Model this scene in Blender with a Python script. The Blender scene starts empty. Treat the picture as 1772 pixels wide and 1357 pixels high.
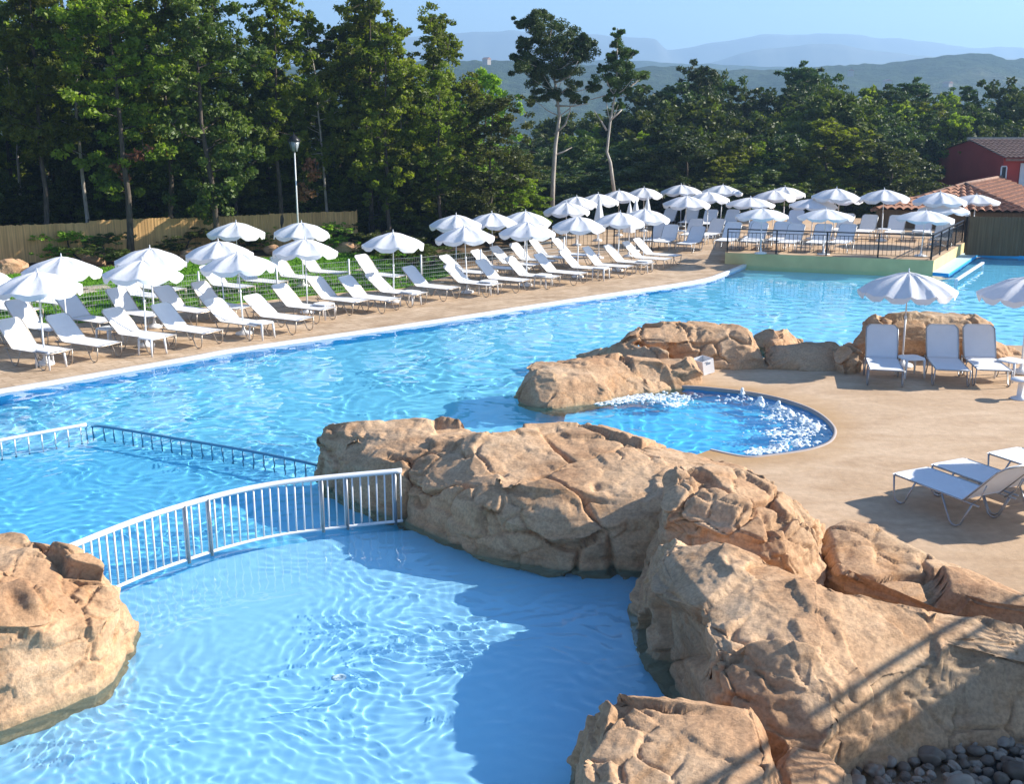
import bpy, bmesh, math, random
import numpy as np
from mathutils import Vector, Matrix
S = bpy.context.scene
C = S.collection
R = math.radians
# ------------------------------------------------------------------ camera
PITCH = R(14.1); CAMH = 5.3; F = 1900.0
cam = bpy.data.objects.new('camera', bpy.data.cameras.new('camera')); C.objects.link(cam); S.camera = cam
cam.location = (0, 0, CAMH); cam.rotation_euler = (R(90) - PITCH, 0, 0)
cam.data.lens = 36 * F / 1772; cam.data.sensor_width = 36; cam.data.clip_start = .1; cam.data.clip_end = 30000
# ------------------------------------------------------------------ sky and sun
SUN_EL = R(28.5); SUN_AZ = Vector((1, .2, 0)).normalized()
SD = Vector((SUN_AZ.x * math.cos(SUN_EL), SUN_AZ.y * math.cos(SUN_EL), math.sin(SUN_EL)))
w = bpy.data.worlds.new('World'); S.world = w; w.use_nodes = True
nt = w.node_tree; sk = nt.nodes.new('ShaderNodeTexSky'); sk.sky_type = 'NISHITA'; sk.sun_disc = False
sk.sun_elevation = SUN_EL; sk.sun_rotation = math.atan2(SUN_AZ.x, SUN_AZ.y)
sk.altitude = 0; sk.air_density = 1.0; sk.dust_density = .3; sk.ozone_density = 3.5
sm = nt.nodes.new('ShaderNodeMix'); sm.data_type = 'RGBA'; sm.blend_type = 'MULTIPLY'; sm.inputs[0].default_value = 1; sm.inputs[7].default_value = (.86, .94, 1.08, 1)
nt.links.new(sk.outputs[0], sm.inputs[6]); nt.links.new(sm.outputs[2], nt.nodes['Background'].inputs[0]); nt.nodes['Background'].inputs[1].default_value = .082
sl = bpy.data.lights.new('sun', 'SUN'); sl.energy = 5.0; sl.angle = R(.5); sl.color = (1, .94, .84)
sl.cycles.is_caustics_light = True
so = bpy.data.objects.new('sun', sl); C.objects.link(so); so.rotation_euler = SD.to_track_quat('Z', 'Y').to_euler()
S.view_settings.view_transform = 'Standard'; S.view_settings.look = 'None'; S.view_settings.gamma = 1
S.view_settings.exposure = 1.22
S.render.engine = 'CYCLES'
S.cycles.use_denoising = True
S.cycles.max_bounces = 10; S.cycles.transparent_max_bounces = 8; S.cycles.transmission_bounces = 6
S.cycles.sample_clamp_indirect = 6
# ------------------------------------------------------------------ helpers
def at(px, py, z=0.):
    a = (px - 886) / F; b = -(py - 678) / F
    d = Vector((a, math.cos(PITCH) + b * math.sin(PITCH), -math.sin(PITCH) + b * math.cos(PITCH)))
    t = (z - CAMH) / d.z
    return Vector((d.x * t, d.y * t, z))
def at2(px, py, z=0.):
    p = at(px, py, z); return (p.x, p.y)
def hz_at(py, Y):          # height of a picture row at distance Y
    return CAMH + Y * math.tan(math.atan((678 - py) / F) - PITCH)
def x_at(px, Y, z):
    dep = Y * math.cos(PITCH) + (CAMH - z) * math.sin(PITCH)
    return (px - 886) / F * dep
ORD = ['zeroth','first','second','third','fourth','fifth','sixth','seventh','eighth','ninth','tenth','eleventh','twelfth','thirteenth','fourteenth','fifteenth','sixteenth','seventeenth','eighteenth','nineteenth']
def ordw(n):
    if n < 20: return ORD[n]
    t = {2: 'twent', 3: 'thirt', 4: 'fort', 5: 'fift', 6: 'sixt'}[n // 10]
    return t + 'ieth' if n % 10 == 0 else t + 'y-' + ORD[n % 10]
def tag(o, label=None, cat=None, group=None, kind=None):
    if label: o['label'] = label
    if cat: o['category'] = cat
    if group: o['group'] = group
    if kind: o['kind'] = kind
    return o
def link(name, me, parent=None):
    o = bpy.data.objects.new(name, me); C.objects.link(o)
    if parent: o.parent = parent
    return o
def empty(name, loc=(0, 0, 0), rz=0):
    o = bpy.data.objects.new(name, None); C.objects.link(o); o.location = loc; o.rotation_euler = (0, 0, rz)
    o.empty_display_size = .2
    return o
def copy_tree(o, parent=None):
    kids = list(o.children)
    c = o.copy(); C.objects.link(c)
    if parent: c.parent = parent
    for k in kids: copy_tree(k, c)
    return c
def mesh(name, v, f, m=None, smooth=False, parent=None):
    me = bpy.data.meshes.new(name); me.from_pydata([tuple(p) for p in v], [], f)
    ms = m if isinstance(m, (list, tuple)) else ([m] if m else [])
    for x in ms: me.materials.append(x)
    if smooth: me.polygons.foreach_set('use_smooth', [True] * len(me.polygons))
    me.update()
    return link(name, me, parent)
class MB:
    def __init__(s): s.v = []; s.f = []; s.s = []
    def add(s, v, f, sm=False):
        n = len(s.v); s.v += [tuple(p) for p in v]; s.f += [tuple(i + n for i in q) for q in f]; s.s += [sm] * len(f); return s
    def box(s, c, d, rz=0, M=None):
        x, y, z = [k / 2 for k in d]; v = [Vector((a * x, b * y, e * z)) for e in (-1, 1) for b in (-1, 1) for a in (-1, 1)]
        Rm = Matrix.Rotation(rz, 3, 'Z') if M is None else M
        v = [Rm @ p + Vector(c) for p in v]
        return s.add(v, [(0, 2, 3, 1), (4, 5, 7, 6), (0, 1, 5, 4), (2, 6, 7, 3), (0, 4, 6, 2), (1, 3, 7, 5)])
    def beam(s, a, b, w, h):
        a = Vector(a); b = Vector(b); d = b - a; L = d.length; d.normalize()
        up = Vector((0, 0, 1)) if abs(d.z) < .95 else Vector((1, 0, 0))
        y = up.cross(d).normalized(); z = d.cross(y)
        M = Matrix((d, y, z)).transposed()
        return s.box((a + b) / 2, (L, w, h), M=M)
    def tube(s, pts, r, n=8, cap=True):
        pts = [Vector(p) for p in pts]; rr = r if isinstance(r, (list, tuple)) else [r] * len(pts)
        vs = []; prev = None
        for i, p in enumerate(pts):
            d = (pts[min(i + 1, len(pts) - 1)] - pts[max(i - 1, 0)]).normalized()
            if prev is None:
                u = Vector((0, 0, 1)) if abs(d.z) < .9 else Vector((1, 0, 0))
                x = u.cross(d).normalized()
            else:
                x = (prev - d * prev.dot(d)).normalized()
            prev = x; y = d.cross(x)
            for k in range(n):
                a = 2 * math.pi * k / n; vs.append(p + (x * math.cos(a) + y * math.sin(a)) * rr[i])
        fs = [(i * n + k, i * n + (k + 1) % n, (i + 1) * n + (k + 1) % n, (i + 1) * n + k) for i in range(len(pts) - 1) for k in range(n)]
        if cap: fs += [tuple(range(n))[::-1], tuple(range((len(pts) - 1) * n, len(pts) * n))]
        return s.add(vs, fs, True)
    def lathe(s, prof, n=16, c=(0, 0, 0)):
        vs = [(c[0] + r * math.cos(2 * math.pi * k / n), c[1] + r * math.sin(2 * math.pi * k / n), c[2] + z) for r, z in prof for k in range(n)]
        fs = [(i * n + k, i * n + (k + 1) % n, (i + 1) * n + (k + 1) % n, (i + 1) * n + k) for i in range(len(prof) - 1) for k in range(n)]
        fs += [tuple(range(n))[::-1], tuple(range((len(prof) - 1) * n, len(prof) * n))]
        return s.add(vs, fs, True)
    def build(s, name, m, parent=None):
        me = bpy.data.meshes.new(name); me.from_pydata(s.v, [], s.f)
        if m: me.materials.append(m)
        me.polygons.foreach_set('use_smooth', s.s); me.update()
        return link(name, me, parent)
def prism(name, pts, z0, z1, mtop, mside=None, parent=None):
    a = sum(pts[i][0] * pts[(i + 1) % len(pts)][1] - pts[(i + 1) % len(pts)][0] * pts[i][1] for i in range(len(pts)))
    if a < 0: pts = pts[::-1]
    n = len(pts)
    v = [(p[0], p[1], z0) for p in pts] + [(p[0], p[1], z1) for p in pts]
    f = [tuple(range(n, 2 * n)), tuple(range(n))[::-1]] + [(i, (i + 1) % n, (i + 1) % n + n, i + n) for i in range(n)]
    o = mesh(name, v, f, [mtop, mside or mtop], parent=parent)
    o.data.polygons.foreach_set('material_index', [0, 0] + [1] * n)
    return o
def smooth_poly(pts, n=6, closed=True):
    P = [Vector((p[0], p[1])) for p in pts]; N = len(P); out = []
    rng = range(N) if closed else range(N - 1)
    for i in rng:
        g = (lambda k: P[k % N]) if closed else (lambda k: P[max(0, min(N - 1, k))])
        p0, p1, p2, p3 = g(i - 1), g(i), g(i + 1), g(i + 2)
        for j in range(n):
            t = j / n
            q = .5 * ((2 * p1) + (-p0 + p2) * t + (2 * p0 - 5 * p1 + 4 * p2 - p3) * t * t + (-p0 + 3 * p1 - 3 * p2 + p3) * t ** 3)
            out.append((q.x, q.y))
    if not closed: out.append(tuple(P[-1]))
    return out
# ------------------------------------------------------------------ numpy noise
def _hash(ix, iy, iz, s):
    h = (ix.astype(np.int64) * 374761393 + iy.astype(np.int64) * 668265263 + iz.astype(np.int64) * 2147483647 + s * 974634777) & 0xffffffff
    h = ((h ^ (h >> 13)) * 1274126177) & 0xffffffff
    h = ((h ^ (h >> 16)) * 2246822519) & 0xffffffff
    return ((h ^ (h >> 15)) & 0xffffff) / float(0xffffff)
def vnoise(P, s=0):
    I = np.floor(P).astype(np.int64); f = P - I; u = f * f * f * (f * (f * 6 - 15) + 10)
    r = 0
    for dx in (0, 1):
        for dy in (0, 1):
            for dz in (0, 1):
                wt = (u[:, 0] if dx else 1 - u[:, 0]) * (u[:, 1] if dy else 1 - u[:, 1]) * (u[:, 2] if dz else 1 - u[:, 2])
                r = r + wt * _hash(I[:, 0] + dx, I[:, 1] + dy, I[:, 2] + dz, s)
    return r * 2 - 1
def fbm(P, s=0, o=4, lac=2.03, g=.5):
    r = 0; a = 1
    for i in range(o): r = r + a * vnoise(P, s + i * 17); P = P * lac; a *= g
    return r
def worley(P, s=0):
    I = np.floor(P).astype(np.int64); n = len(P)
    F1 = np.full(n, 9.); F2 = np.full(n, 9.); cid = np.zeros(n); near = np.zeros_like(P)
    for dx in (-1, 0, 1):
        for dy in (-1, 0, 1):
            for dz in (-1, 0, 1):
                jx, jy, jz = I[:, 0] + dx, I[:, 1] + dy, I[:, 2] + dz
                c = np.stack([jx + _hash(jx, jy, jz, s), jy + _hash(jx, jy, jz, s + 1), jz + _hash(jx, jy, jz, s + 2)], 1)
                d = np.linalg.norm(P - c, axis=1)
                m = d < F1
                F2 = np.where(m, F1, np.minimum(F2, d)); F1 = np.where(m, d, F1)
                cid = np.where(m, _hash(jx, jy, jz, s + 3), cid); near = np.where(m[:, None], c, near)
    return F1, F2, cid, near
# ------------------------------------------------------------------ materials
class NT:
    def __init__(s, name, rough=.8, spec=.3):
        s.m = bpy.data.materials.new(name); s.m.use_nodes = True; s.t = s.m.node_tree; s.b = s.t.nodes['Principled BSDF']
        s.b.inputs['Roughness'].default_value = rough; s.b.inputs['Specular IOR Level'].default_value = spec
        s.co = s.t.nodes.new('ShaderNodeTexCoord').outputs['Object']
    def n(s, typ, **k):
        x = s.t.nodes.new(typ)
        for a, b in k.items():
            if a.startswith('i_'): x.inputs[a[2:]].default_value = b
            else: setattr(x, a, b)
        return x
    def l(s, a, b): s.t.links.new(a, b)
    def map(s, scale=(1, 1, 1), co=None):
        m = s.n('ShaderNodeMapping'); m.inputs['Scale'].default_value = scale; s.l(co or s.co, m.inputs['Vector']); return m.outputs[0]
    def noise(s, sc, det=4, rough=.55, co=None, dist=0):
        x = s.n('ShaderNodeTexNoise'); x.inputs['Scale'].default_value = sc; x.inputs['Detail'].default_value = det
        x.inputs['Roughness'].default_value = rough; x.inputs['Distortion'].default_value = dist
        s.l(co or s.co, x.inputs['Vector']); return x.outputs['Fac']
    def ramp(s, fac, stops):
        r = s.n('ShaderNodeValToRGB'); e = r.color_ramp.elements
        while len(e) < len(stops): e.new(.5)
        for q, (p, c) in zip(e, stops): q.position = p; q.color = (*c, 1) if len(c) == 3 else c
        s.l(fac, r.inputs[0]); return r.outputs[0]
    def mix(s, fac, a, b, mode='MIX'):
        x = s.n('ShaderNodeMix', data_type='RGBA', blend_type=mode)
        for k, q in ((0, fac), (6, a), (7, b)):
            if hasattr(q, 'links'): s.l(q, x.inputs[k])
            else: x.inputs[k].default_value = q if k == 0 else (*q, 1)
        return x.outputs[2]
    def math(s, op, a, b=0.):
        x = s.n('ShaderNodeMath', operation=op)
        for k, q in ((0, a), (1, b)):
            if hasattr(q, 'links'): s.l(q, x.inputs[k])
            else: x.inputs[k].default_value = q
        return x.outputs[0]
    def col(s, c):
        if hasattr(c, 'links'): s.l(c, s.b.inputs['Base Color'])
        else: s.b.inputs['Base Color'].default_value = (*c, 1)
    def bump(s, h, strength=.5, dist=.02, prev=None):
        b = s.n('ShaderNodeBump'); b.inputs['Strength'].default_value = strength; b.inputs['Distance'].default_value = dist
        s.l(h, b.inputs['Height'])
        if prev: s.l(prev, b.inputs['Normal'])
        s.l(b.outputs[0], s.b.inputs['Normal']); return b.outputs[0]
def simple(name, c, rough=.6, metal=0, spec=.3, var=.12, sc=3):
    t = NT(name, rough, spec); t.b.inputs['Metallic'].default_value = metal
    n = t.noise(sc, 5); k = 1 - var
    t.col(t.ramp(n, [(.3, tuple(x * k for x in c)), (.7, c)])); return t.m
def rock_mat(name='sandstone'):
    t = NT(name, .88, .25)
    a = t.ramp(t.noise(.8, 6, .6, dist=.4), [(.3, (.40, .22, .115)), (.5, (.54, .335, .19)), (.72, (.66, .46, .29))])
    g = t.ramp(t.noise(.55, 4, .6, co=t.map((1, 1, 1.6))), [(.5, (0, 0, 0)), (.66, (1, 1, 1))])
    a = t.mix(t.math('MULTIPLY', g, .5), a, (.35, .28, .19))
    o = t.ramp(t.noise(1.3, 5, .65, dist=.8), [(.58, (0, 0, 0)), (.74, (1, 1, 1))])
    a = t.mix(t.math('MULTIPLY', o, .5), a, (.50, .235, .075))
    sp = t.ramp(t.noise(28, 3, .6), [(.35, (.78, .78, .78)), (.6, (1.06, 1.06, 1.06))])
    a = t.mix(1, a, sp, 'MULTIPLY')
    st = t.ramp(t.noise(2.2, 6, .7, co=t.map((.7, .7, 3))), [(.36, (.7, .66, .62)), (.5, (1, 1, 1))])
    a = t.mix(.8, a, st, 'MULTIPLY')
    # wet, algae-stained band at the waterline
    geo = t.n('ShaderNodeNewGeometry'); sx = t.n('ShaderNodeSeparateXYZ'); t.l(geo.outputs['Position'], sx.inputs[0])
    wz = t.math('ADD', sx.outputs[2], t.math('MULTIPLY', t.noise(2.5, 4), .16))
    wf = t.ramp(wz, [(.03, (.6, .6, .6)), (.11, (0, 0, 0))])
    a = t.mix(wf, a, (.27, .22, .13))
    t.col(a)
    b1 = t.bump(t.noise(7, 10, .7), .6, .04)
    b3 = t.bump(t.noise(26, 6, .75), .45, .018, b1)
    b2 = t.bump(t.noise(90, 4, .7), .4, .008, b3)
    return t.m
M = {}
M['rock'] = rock_mat()
def deck_mat(name, c1, c2, stain=True, pav=False):
    t = NT(name, .85, .25)
    a = t.ramp(t.noise(.55, 7, .6, co=t.map((1, 2.2, 1)), dist=.7), [(.3, c1), (.68, c2)])
    b = t.ramp(t.noise(7, 5, .6), [(.3, (.84, .84, .84)), (.7, (1.05, 1.05, 1.05))])
    a = t.mix(1, a, b, 'MULTIPLY')
    if stain:
        s_ = t.ramp(t.noise(.9, 6, .65, dist=1.2, co=t.map((1, 2.5, 1))), [(.52, (0, 0, 0)), (.72, (1, 1, 1))])
        a = t.mix(t.math('MULTIPLY', s_, .4), a, (.45, .30, .17))
        # rust-coloured splash ring round the whirlpool
        geo = t.n('ShaderNodeNewGeometry'); mp = t.n('ShaderNodeMapping'); t.l(geo.outputs['Position'], mp.inputs['Vector'])
        mp.inputs['Location'].default_value = (-3.4 / 2.6, -19.2 / 2.9, 0); mp.inputs['Scale'].default_value = (1 / 2.6, 1 / 2.9, 0)
        ln = t.n('ShaderNodeVectorMath', operation='LENGTH'); t.l(mp.outputs[0], ln.inputs[0])
        q = t.math('ADD', ln.outputs['Value'], t.math('MULTIPLY', t.noise(1.6, 5), .35))
        rf = t.ramp(t.math('SUBTRACT', q, .9), [(.0, (1, 1, 1)), (.42, (0, 0, 0))])
        a = t.mix(t.math('MULTIPLY', rf, .85), a, (.40, .23, .09))
    if pav:
        br = t.n('ShaderNodeTexBrick'); br.inputs['Scale'].default_value = 1; br.inputs['Brick Width'].default_value = .5; br.inputs['Row Height'].default_value = .25
        br.inputs['Mortar Size'].default_value = .012; br.inputs['Color1'].default_value = (1, 1, 1, 1); br.inputs['Color2'].default_value = (.82, .80, .76, 1); br.inputs['Mortar'].default_value = (.55, .5, .45, 1)
        mp = t.n('ShaderNodeMapping'); mp.inputs['Rotation'].default_value = (0, 0, R(-44)); t.l(t.co, mp.inputs['Vector']); t.l(mp.outputs[0], br.inputs['Vector'])
        a = t.mix(.8, a, br.outputs['Color'], 'MULTIPLY')
        a = t.mix(1, a, t.ramp(t.noise(1.1, 6, .65, dist=1), [(.32, (.72, .68, .63)), (.6, (1, 1, 1))]), 'MULTIPLY')
    t.col(a)
    t.bump(t.noise(12, 8, .7), .4, .02)
    return t.m
M['deck'] = deck_mat('stamped_concrete', (.43, .285, .17), (.60, .435, .29))
M['pavers'] = deck_mat('deck_pavers', (.52, .37, .24), (.66, .50, .35), False, True)
def floor_mat(name, c, sc=1.4):
    t = NT(name, .9, .1)
    t.col(t.ramp(t.noise(sc, 4), [(.3, tuple(x * .93 for x in c)), (.7, c)])); return t.m
M['floor_deep'] = floor_mat('pool_liner_deep', (.27, .70, .88), .3)
M['floor_mid'] = floor_mat('pool_liner_mid', (.20, .62, .85), .6)
M['floor_shallow'] = floor_mat('pool_liner_pale', (.38, .67, .86), .8)
M['floor_spa'] = floor_mat('whirlpool_liner', (.10, .60, .88), .8)
M['liner'] = floor_mat('pool_wall_liner', (.06, .40, .72))
M['coping'] = simple('coping_white', (.78, .76, .72), .6)
t = NT('pool_water', 0, .5); t.b.inputs['Transmission Weight'].default_value = 1; t.b.inputs['IOR'].default_value = 1.33
t.b.inputs['Base Color'].default_value = (.80, .96, 1, 1); M['water'] = t.m
def fabric(name, c, tr=.35):
    t = NT(name, .8, .2); t.col(t.ramp(t.noise(6, 3), [(.3, tuple(x * .95 for x in c)), (.7, c)]))
    tl = t.n('ShaderNodeBsdfTranslucent'); tl.inputs[0].default_value = (*c, 1)
    mx = t.n('ShaderNodeMixShader'); mx.inputs[0].default_value = tr
    t.l(t.b.outputs[0], mx.inputs[1]); t.l(tl.outputs[0], mx.inputs[2]); t.l(mx.outputs[0], t.t.nodes['Material Output'].inputs[0])
    wv = t.noise(14, 5, .6); t.bump(wv, .25, .02)
    return t.m
M['canvas'] = fabric('parasol_canvas', (.80, .80, .81), .16)
M['sling'] = fabric('sling_fabric', (.84, .85, .87), .2)
M['plastic'] = simple('white_plastic', (.80, .80, .80), .4)
M['tube'] = simple('champagne_tube', (.45, .38, .31), .35, .6)
M['steel'] = simple('steel_grey', (.38, .39, .40), .35, .6)
M['white_paint'] = simple('white_paint', (.80, .81, .82), .35)
M['rail_shade_blue'] = simple('backlit_rail_blue', (.11, .30, .45), .4)  # backlit side of the white low rail, its shade put into the colour
M['black_paint'] = simple('black_paint', (.015, .016, .02), .4)
M['grey_wire'] = simple('galvanised_wire', (.45, .47, .47), .5)
M['ochre'] = simple('ochre_render', (.72, .60, .28), .9, sc=1.5, var=.2)
M['red_wall'] = simple('red_render', (.50, .07, .055), .9, sc=.8, var=.2)
M['tile'] = simple('clay_tile', (.46, .22, .13), .85, sc=5, var=.55)
M['tile_old'] = simple('weathered_tile', (.32, .20, .15), .9, sc=3, var=.4)
M['glass_dark'] = simple('window_glass', (.05, .06, .07), .1)
def bamboo(name, c, tan=True):
    t = NT(name, .8, .3)
    wv = t.n('ShaderNodeTexNoise'); wv.inputs['Scale'].default_value = 1; wv.inputs['Detail'].default_value = 4
    t.l(t.map((22, 22, .6)), wv.inputs['Vector'])
    a = t.ramp(wv.outputs['Fac'], [(.3, tuple(x * .6 for x in c)), (.7, c)])
    a = t.mix(.7, a, t.ramp(t.noise(.6, 5), [(.3, (.75, .7, .65)), (.65, (1, 1, 1))]), 'MULTIPLY')
    t.col(a); t.bump(wv.outputs['Fac'], .5, .02); return t.m
M['bamboo'] = bamboo('bamboo_screen', (.86, .52, .21))
M['bamboo_brown'] = bamboo('heather_screen', (.20, .13, .07))
M['bark'] = (lambda t: (t.col(t.ramp(t.noise(6, 6, .7, co=t.map((3, 3, .5))), [(.3, (.035, .028, .022)), (.7, (.16, .13, .105))])), t.bump(t.noise(10, 6, .7, co=t.map((3, 3, .5))), .7, .05), t.m)[-1])(NT('bark', .95, .1))
M['bark_pale'] = (lambda t: (t.col(t.ramp(t.noise(3, 6, .7, co=t.map((2, 2, .6))), [(.3, (.26, .22, .18)), (.7, (.58, .52, .45))])), t.m)[-1])(NT('pale_bark', .95, .1))
def leafmat(name, c1, c2, c3, tr=.45):
    t = NT(name, .55, .35)
    oi = t.n('ShaderNodeObjectInfo')
    a = t.ramp(t.noise(.45, 5, .7), [(.3, c1), (.5, c2), (.72, c3)])
    hs = t.n('ShaderNodeHueSaturation'); hs.inputs['Saturation'].default_value = 1.
    t.l(t.math('ADD', t.math('MULTIPLY', oi.outputs['Random'], .6), .7), hs.inputs['Value']); t.l(a, hs.inputs['Color'])
    t.l(t.math('ADD', t.math('MULTIPLY', oi.outputs['Random'], .04), .48), hs.inputs['Hue'])
    t.col(hs.outputs[0])
    tl = t.n('ShaderNodeBsdfTranslucent'); t.l(t.mix(1, hs.outputs[0], (1.3, 1.5, .5), 'MULTIPLY'), tl.inputs[0])
    mx = t.n('ShaderNodeMixShader'); mx.inputs[0].default_value = tr
    t.l(t.b.outputs[0], mx.inputs[1]); t.l(tl.outputs[0], mx.inputs[2]); t.l(mx.outputs[0], t.t.nodes['Material Output'].inputs[0])
    return t.m
M['leaf_oak'] = leafmat('oak_leaves', (.06, .085, .012), (.15, .185, .02), (.32, .34, .04))
M['leaf_pine'] = leafmat('pine_needles', (.03, .05, .015), (.055, .085, .02), (.12, .15, .03), .25)
M['leaf_dark'] = leafmat('dark_leaves', (.035, .05, .012), (.08, .105, .017), (.18, .20, .03), .25)
M['leaf_bright'] = leafmat('bright_leaves', (.14, .22, .02), (.22, .32, .03), (.32, .40, .05), .35)
M['leaf_dry'] = leafmat('dry_leaves', (.20, .08, .04), (.28, .12, .06), (.32, .17, .08), .3)
t = NT('lawn_grass', .9, .15)
t.col(t.mix(1, t.ramp(t.noise(1.2, 6, .6), [(.3, (.10, .25, .014)), (.7, (.16, .36, .03))]), t.ramp(t.noise(40, 4, .7), [(.3, (.6, .6, .6)), (.7, (1.2, 1.2, 1.2))]), 'MULTIPLY')); t.bump(t.noise(60, 4, .7), 1, .03); M['lawn'] = t.m
t = NT('soil', .95, .1)
t.col(t.ramp(t.noise(.6, 8, .7), [(.3, (.07, .045, .028)), (.55, (.16, .11, .065)), (.75, (.24, .16, .10))])); t.bump(t.noise(5, 8, .7), .8, .08); M['soil'] = t.m
t = NT('wooded_hillside', .95, .05)
t.col(t.mix(1, t.ramp(t.noise(.010, 8, .65), [(.32, (.022, .045, .018)), (.55, (.05, .075, .03)), (.74, (.15, .15, .09))]), t.ramp(t.noise(.09, 5, .7), [(.3, (.5, .5, .5)), (.7, (1.3, 1.3, 1.3))]), 'MULTIPLY')); t.bump(t.noise(.12, 6, .7), 1, 6); M['hill'] = t.m
M['mountain'] = simple('bare_mountain', (.16, .17, .15), .95, sc=.004, var=.4)
t = NT('cobble', .7, .35); oi = t.n('ShaderNodeObjectInfo')
t.col(t.mix(1, t.ramp(oi.outputs['Random'], [(0, (.12, .095, .07)), (.5, (.24, .19, .145)), (1, (.38, .32, .25))]), t.ramp(t.noise(14, 6), [(.3, (.7, .7, .7)), (.7, (1.1, 1.1, 1.1))]), 'MULTIPLY')); M['cobble'] = t.m
t = NT('foam', .5, .5); t.col((.86, .94, .97))
tr_ = t.n('ShaderNodeBsdfTransparent'); mx = t.n('ShaderNodeMixShader'); t.l(t.ramp(t.noise(16, 5, .7), [(.38, (.25, .25, .25)), (.58, (.95, .95, .95))]), mx.inputs[0])
t.l(tr_.outputs[0], mx.inputs[1]); t.l(t.b.outputs[0], mx.inputs[2]); t.l(mx.outputs[0], t.t.nodes['Material Output'].inputs[0]); M['foam'] = t.m
# ------------------------------------------------------------------ pool basins, decks
WZ = -.05
coping_px = [(-420, 738), (-200, 707), (0, 676), (165, 648), (330, 619), (400, 606), (545, 585), (760, 554), (980, 520), (1200, 487), (1254, 472), (1294, 456)]
cop = [at2(*p) for p in coping_px]
cop = [(cop[0][0] - 4, cop[0][1] - 4)] + cop
cops = smooth_poly(cop, 4, False)
A_ = at2(1254, 456); B_ = at2(1614, 471); C_ = at2(1668, 437)
# main floor
def recv(o): o.cycles.is_caustics_receiver = True; return o
recv(tag(prism('pool_floor', [(-22, 3), (26, 3), (26, 47), (6, 47), (-22, 20)], -1.6, -1.0, M['floor_deep']), kind='structure'))
arc_px = [(100, 1060), (155, 1030), (211, 1003), (284, 980), (366, 951), (455, 930), (581, 910), (695, 899)]
arc = [at2(*p) for p in arc_px]
arcS = smooth_poly([(arc[0][0] - .8, arc[0][1] - .9)] + arc + [(0, 14.2)], 5, False)
recv(tag(prism('shallow_pool_floor', arcS + [(4, 14.2), (7, 9), (7, 3), (-10, 3), (-10, 8)], -.995, -.34, M['floor_shallow'], M['liner']), kind='structure'))
sub_px = [(-260, 818), (0, 775), (150, 746), (172, 742), (300, 763), (430, 785), (548, 808)]
sub = [at2(*p) for p in sub_px]
recv(tag(prism('middle_pool_floor', sub + [(0, 14.8), (0, 14.2)] + [(p[0], p[1]) for p in arcS[::-1]] + [(-14, 9), (-18, 12)], -.99, -.62, M['floor_mid'], M['liner']), kind='structure'))
# left deck: outer polygon
left_deck = [(p[0], p[1]) for p in cops] + [(9.5, 43), (13, 52), (4, 56), (-1.2, 40.2), (-5.6, 35.5), (-9.3, 32.6), (-13.4, 28.6), (-22, 20), (-26, 12)]
recv(tag(prism('poolside_paving', left_deck, -1.5, 0, M['pavers'], M['liner']), kind='structure'))
mb = MB(); n = len(cops)
vs = []
for i, p in enumerate(cops):
    q0 = Vector(cops[max(0, i - 1)]); q1 = Vector(cops[min(n - 1, i + 1)]); d = (q1 - q0).normalized(); nn = Vector((-d.y, d.x))
    for off, z in ((-.03, -.12), (-.035, .012), (-.02, .022), (.10, .022), (.11, .0)):
        vs.append((p[0] + nn.x * off, p[1] + nn.y * off, z))
fs = [(i * 5 + k, (i + 1) * 5 + k, (i + 1) * 5 + k + 1, i * 5 + k + 1) for i in range(n - 1) for k in range(4)]
tag(mesh('pool_coping', vs, fs, M['coping'], True), kind='structure')
# right deck with whirlpool bay
spa_px = [(1180, 640), (1208, 650), (1195, 663), (1120, 668), (1060, 672), (1010, 690)]
spa_edge = [(1000, 690), (1060, 672), (1110, 668), (1150, 667), (1200, 668.5), (1250, 673), (1300, 679), (1345, 688), (1385, 700), (1415, 714), (1437, 732), (1444, 747), (1436, 763), (1412, 774), (1380, 781), (1335, 787), (1290, 790), (1230, 778)]
se = smooth_poly([at2(*p) for p in spa_edge], 5, False)
right_deck = [(40, 38), (24, 30.0), (13.5, 25.4), (9, 26.2), (6.5, 24.6), (4.8, 23.9), (3.0, 24.3), (2.2, 23.2), (1.0, 21.4)] + se + [(2.2, 16.2), (2.2, 14.4), (1.9, 13.2), (2.2, 11.5), (1.9, 9.6), (1.6, 8.2), (1.9, 6), (2.2, 2.6), (12, 2.6), (40, 4)]
recv(tag(prism('whirlpool_terrace', right_deck, -1.5, 0, M['deck'], M['liner']), kind='structure'))
recv(tag(prism('whirlpool_floor', smooth_poly([(1.5, 16.2), (3.3, 15.8), (6.4, 17.0), (6.8, 20), (5.4, 22.4), (2.2, 22.0), (1.1, 20.4), (1.0, 18.2)], 5), -.985, -.48, M['floor_spa'], M['liner']), kind='structure'))
# thin pale rim of the whirlpool
vs = []
for i, p in enumerate(se):
    q0 = Vector(se[max(0, i - 1)]); q1 = Vector(se[min(len(se) - 1, i + 1)]); d = (q1 - q0).normalized(); nn = Vector((-d.y, d.x))
    for off, z in ((-.02, -.1), (-.02, .012), (.03, .012), (.04, 0)): vs.append((p[0] + nn.x * off, p[1] + nn.y * off, z))
tag(mesh('whirlpool_rim', vs, [(i * 4 + k, (i + 1) * 4 + k, (i + 1) * 4 + k + 1, i * 4 + k + 1) for i in range(len(se) - 1) for k in range(3)], simple('rim_grey', (.42, .36, .33), .7), True), kind='structure')
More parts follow.
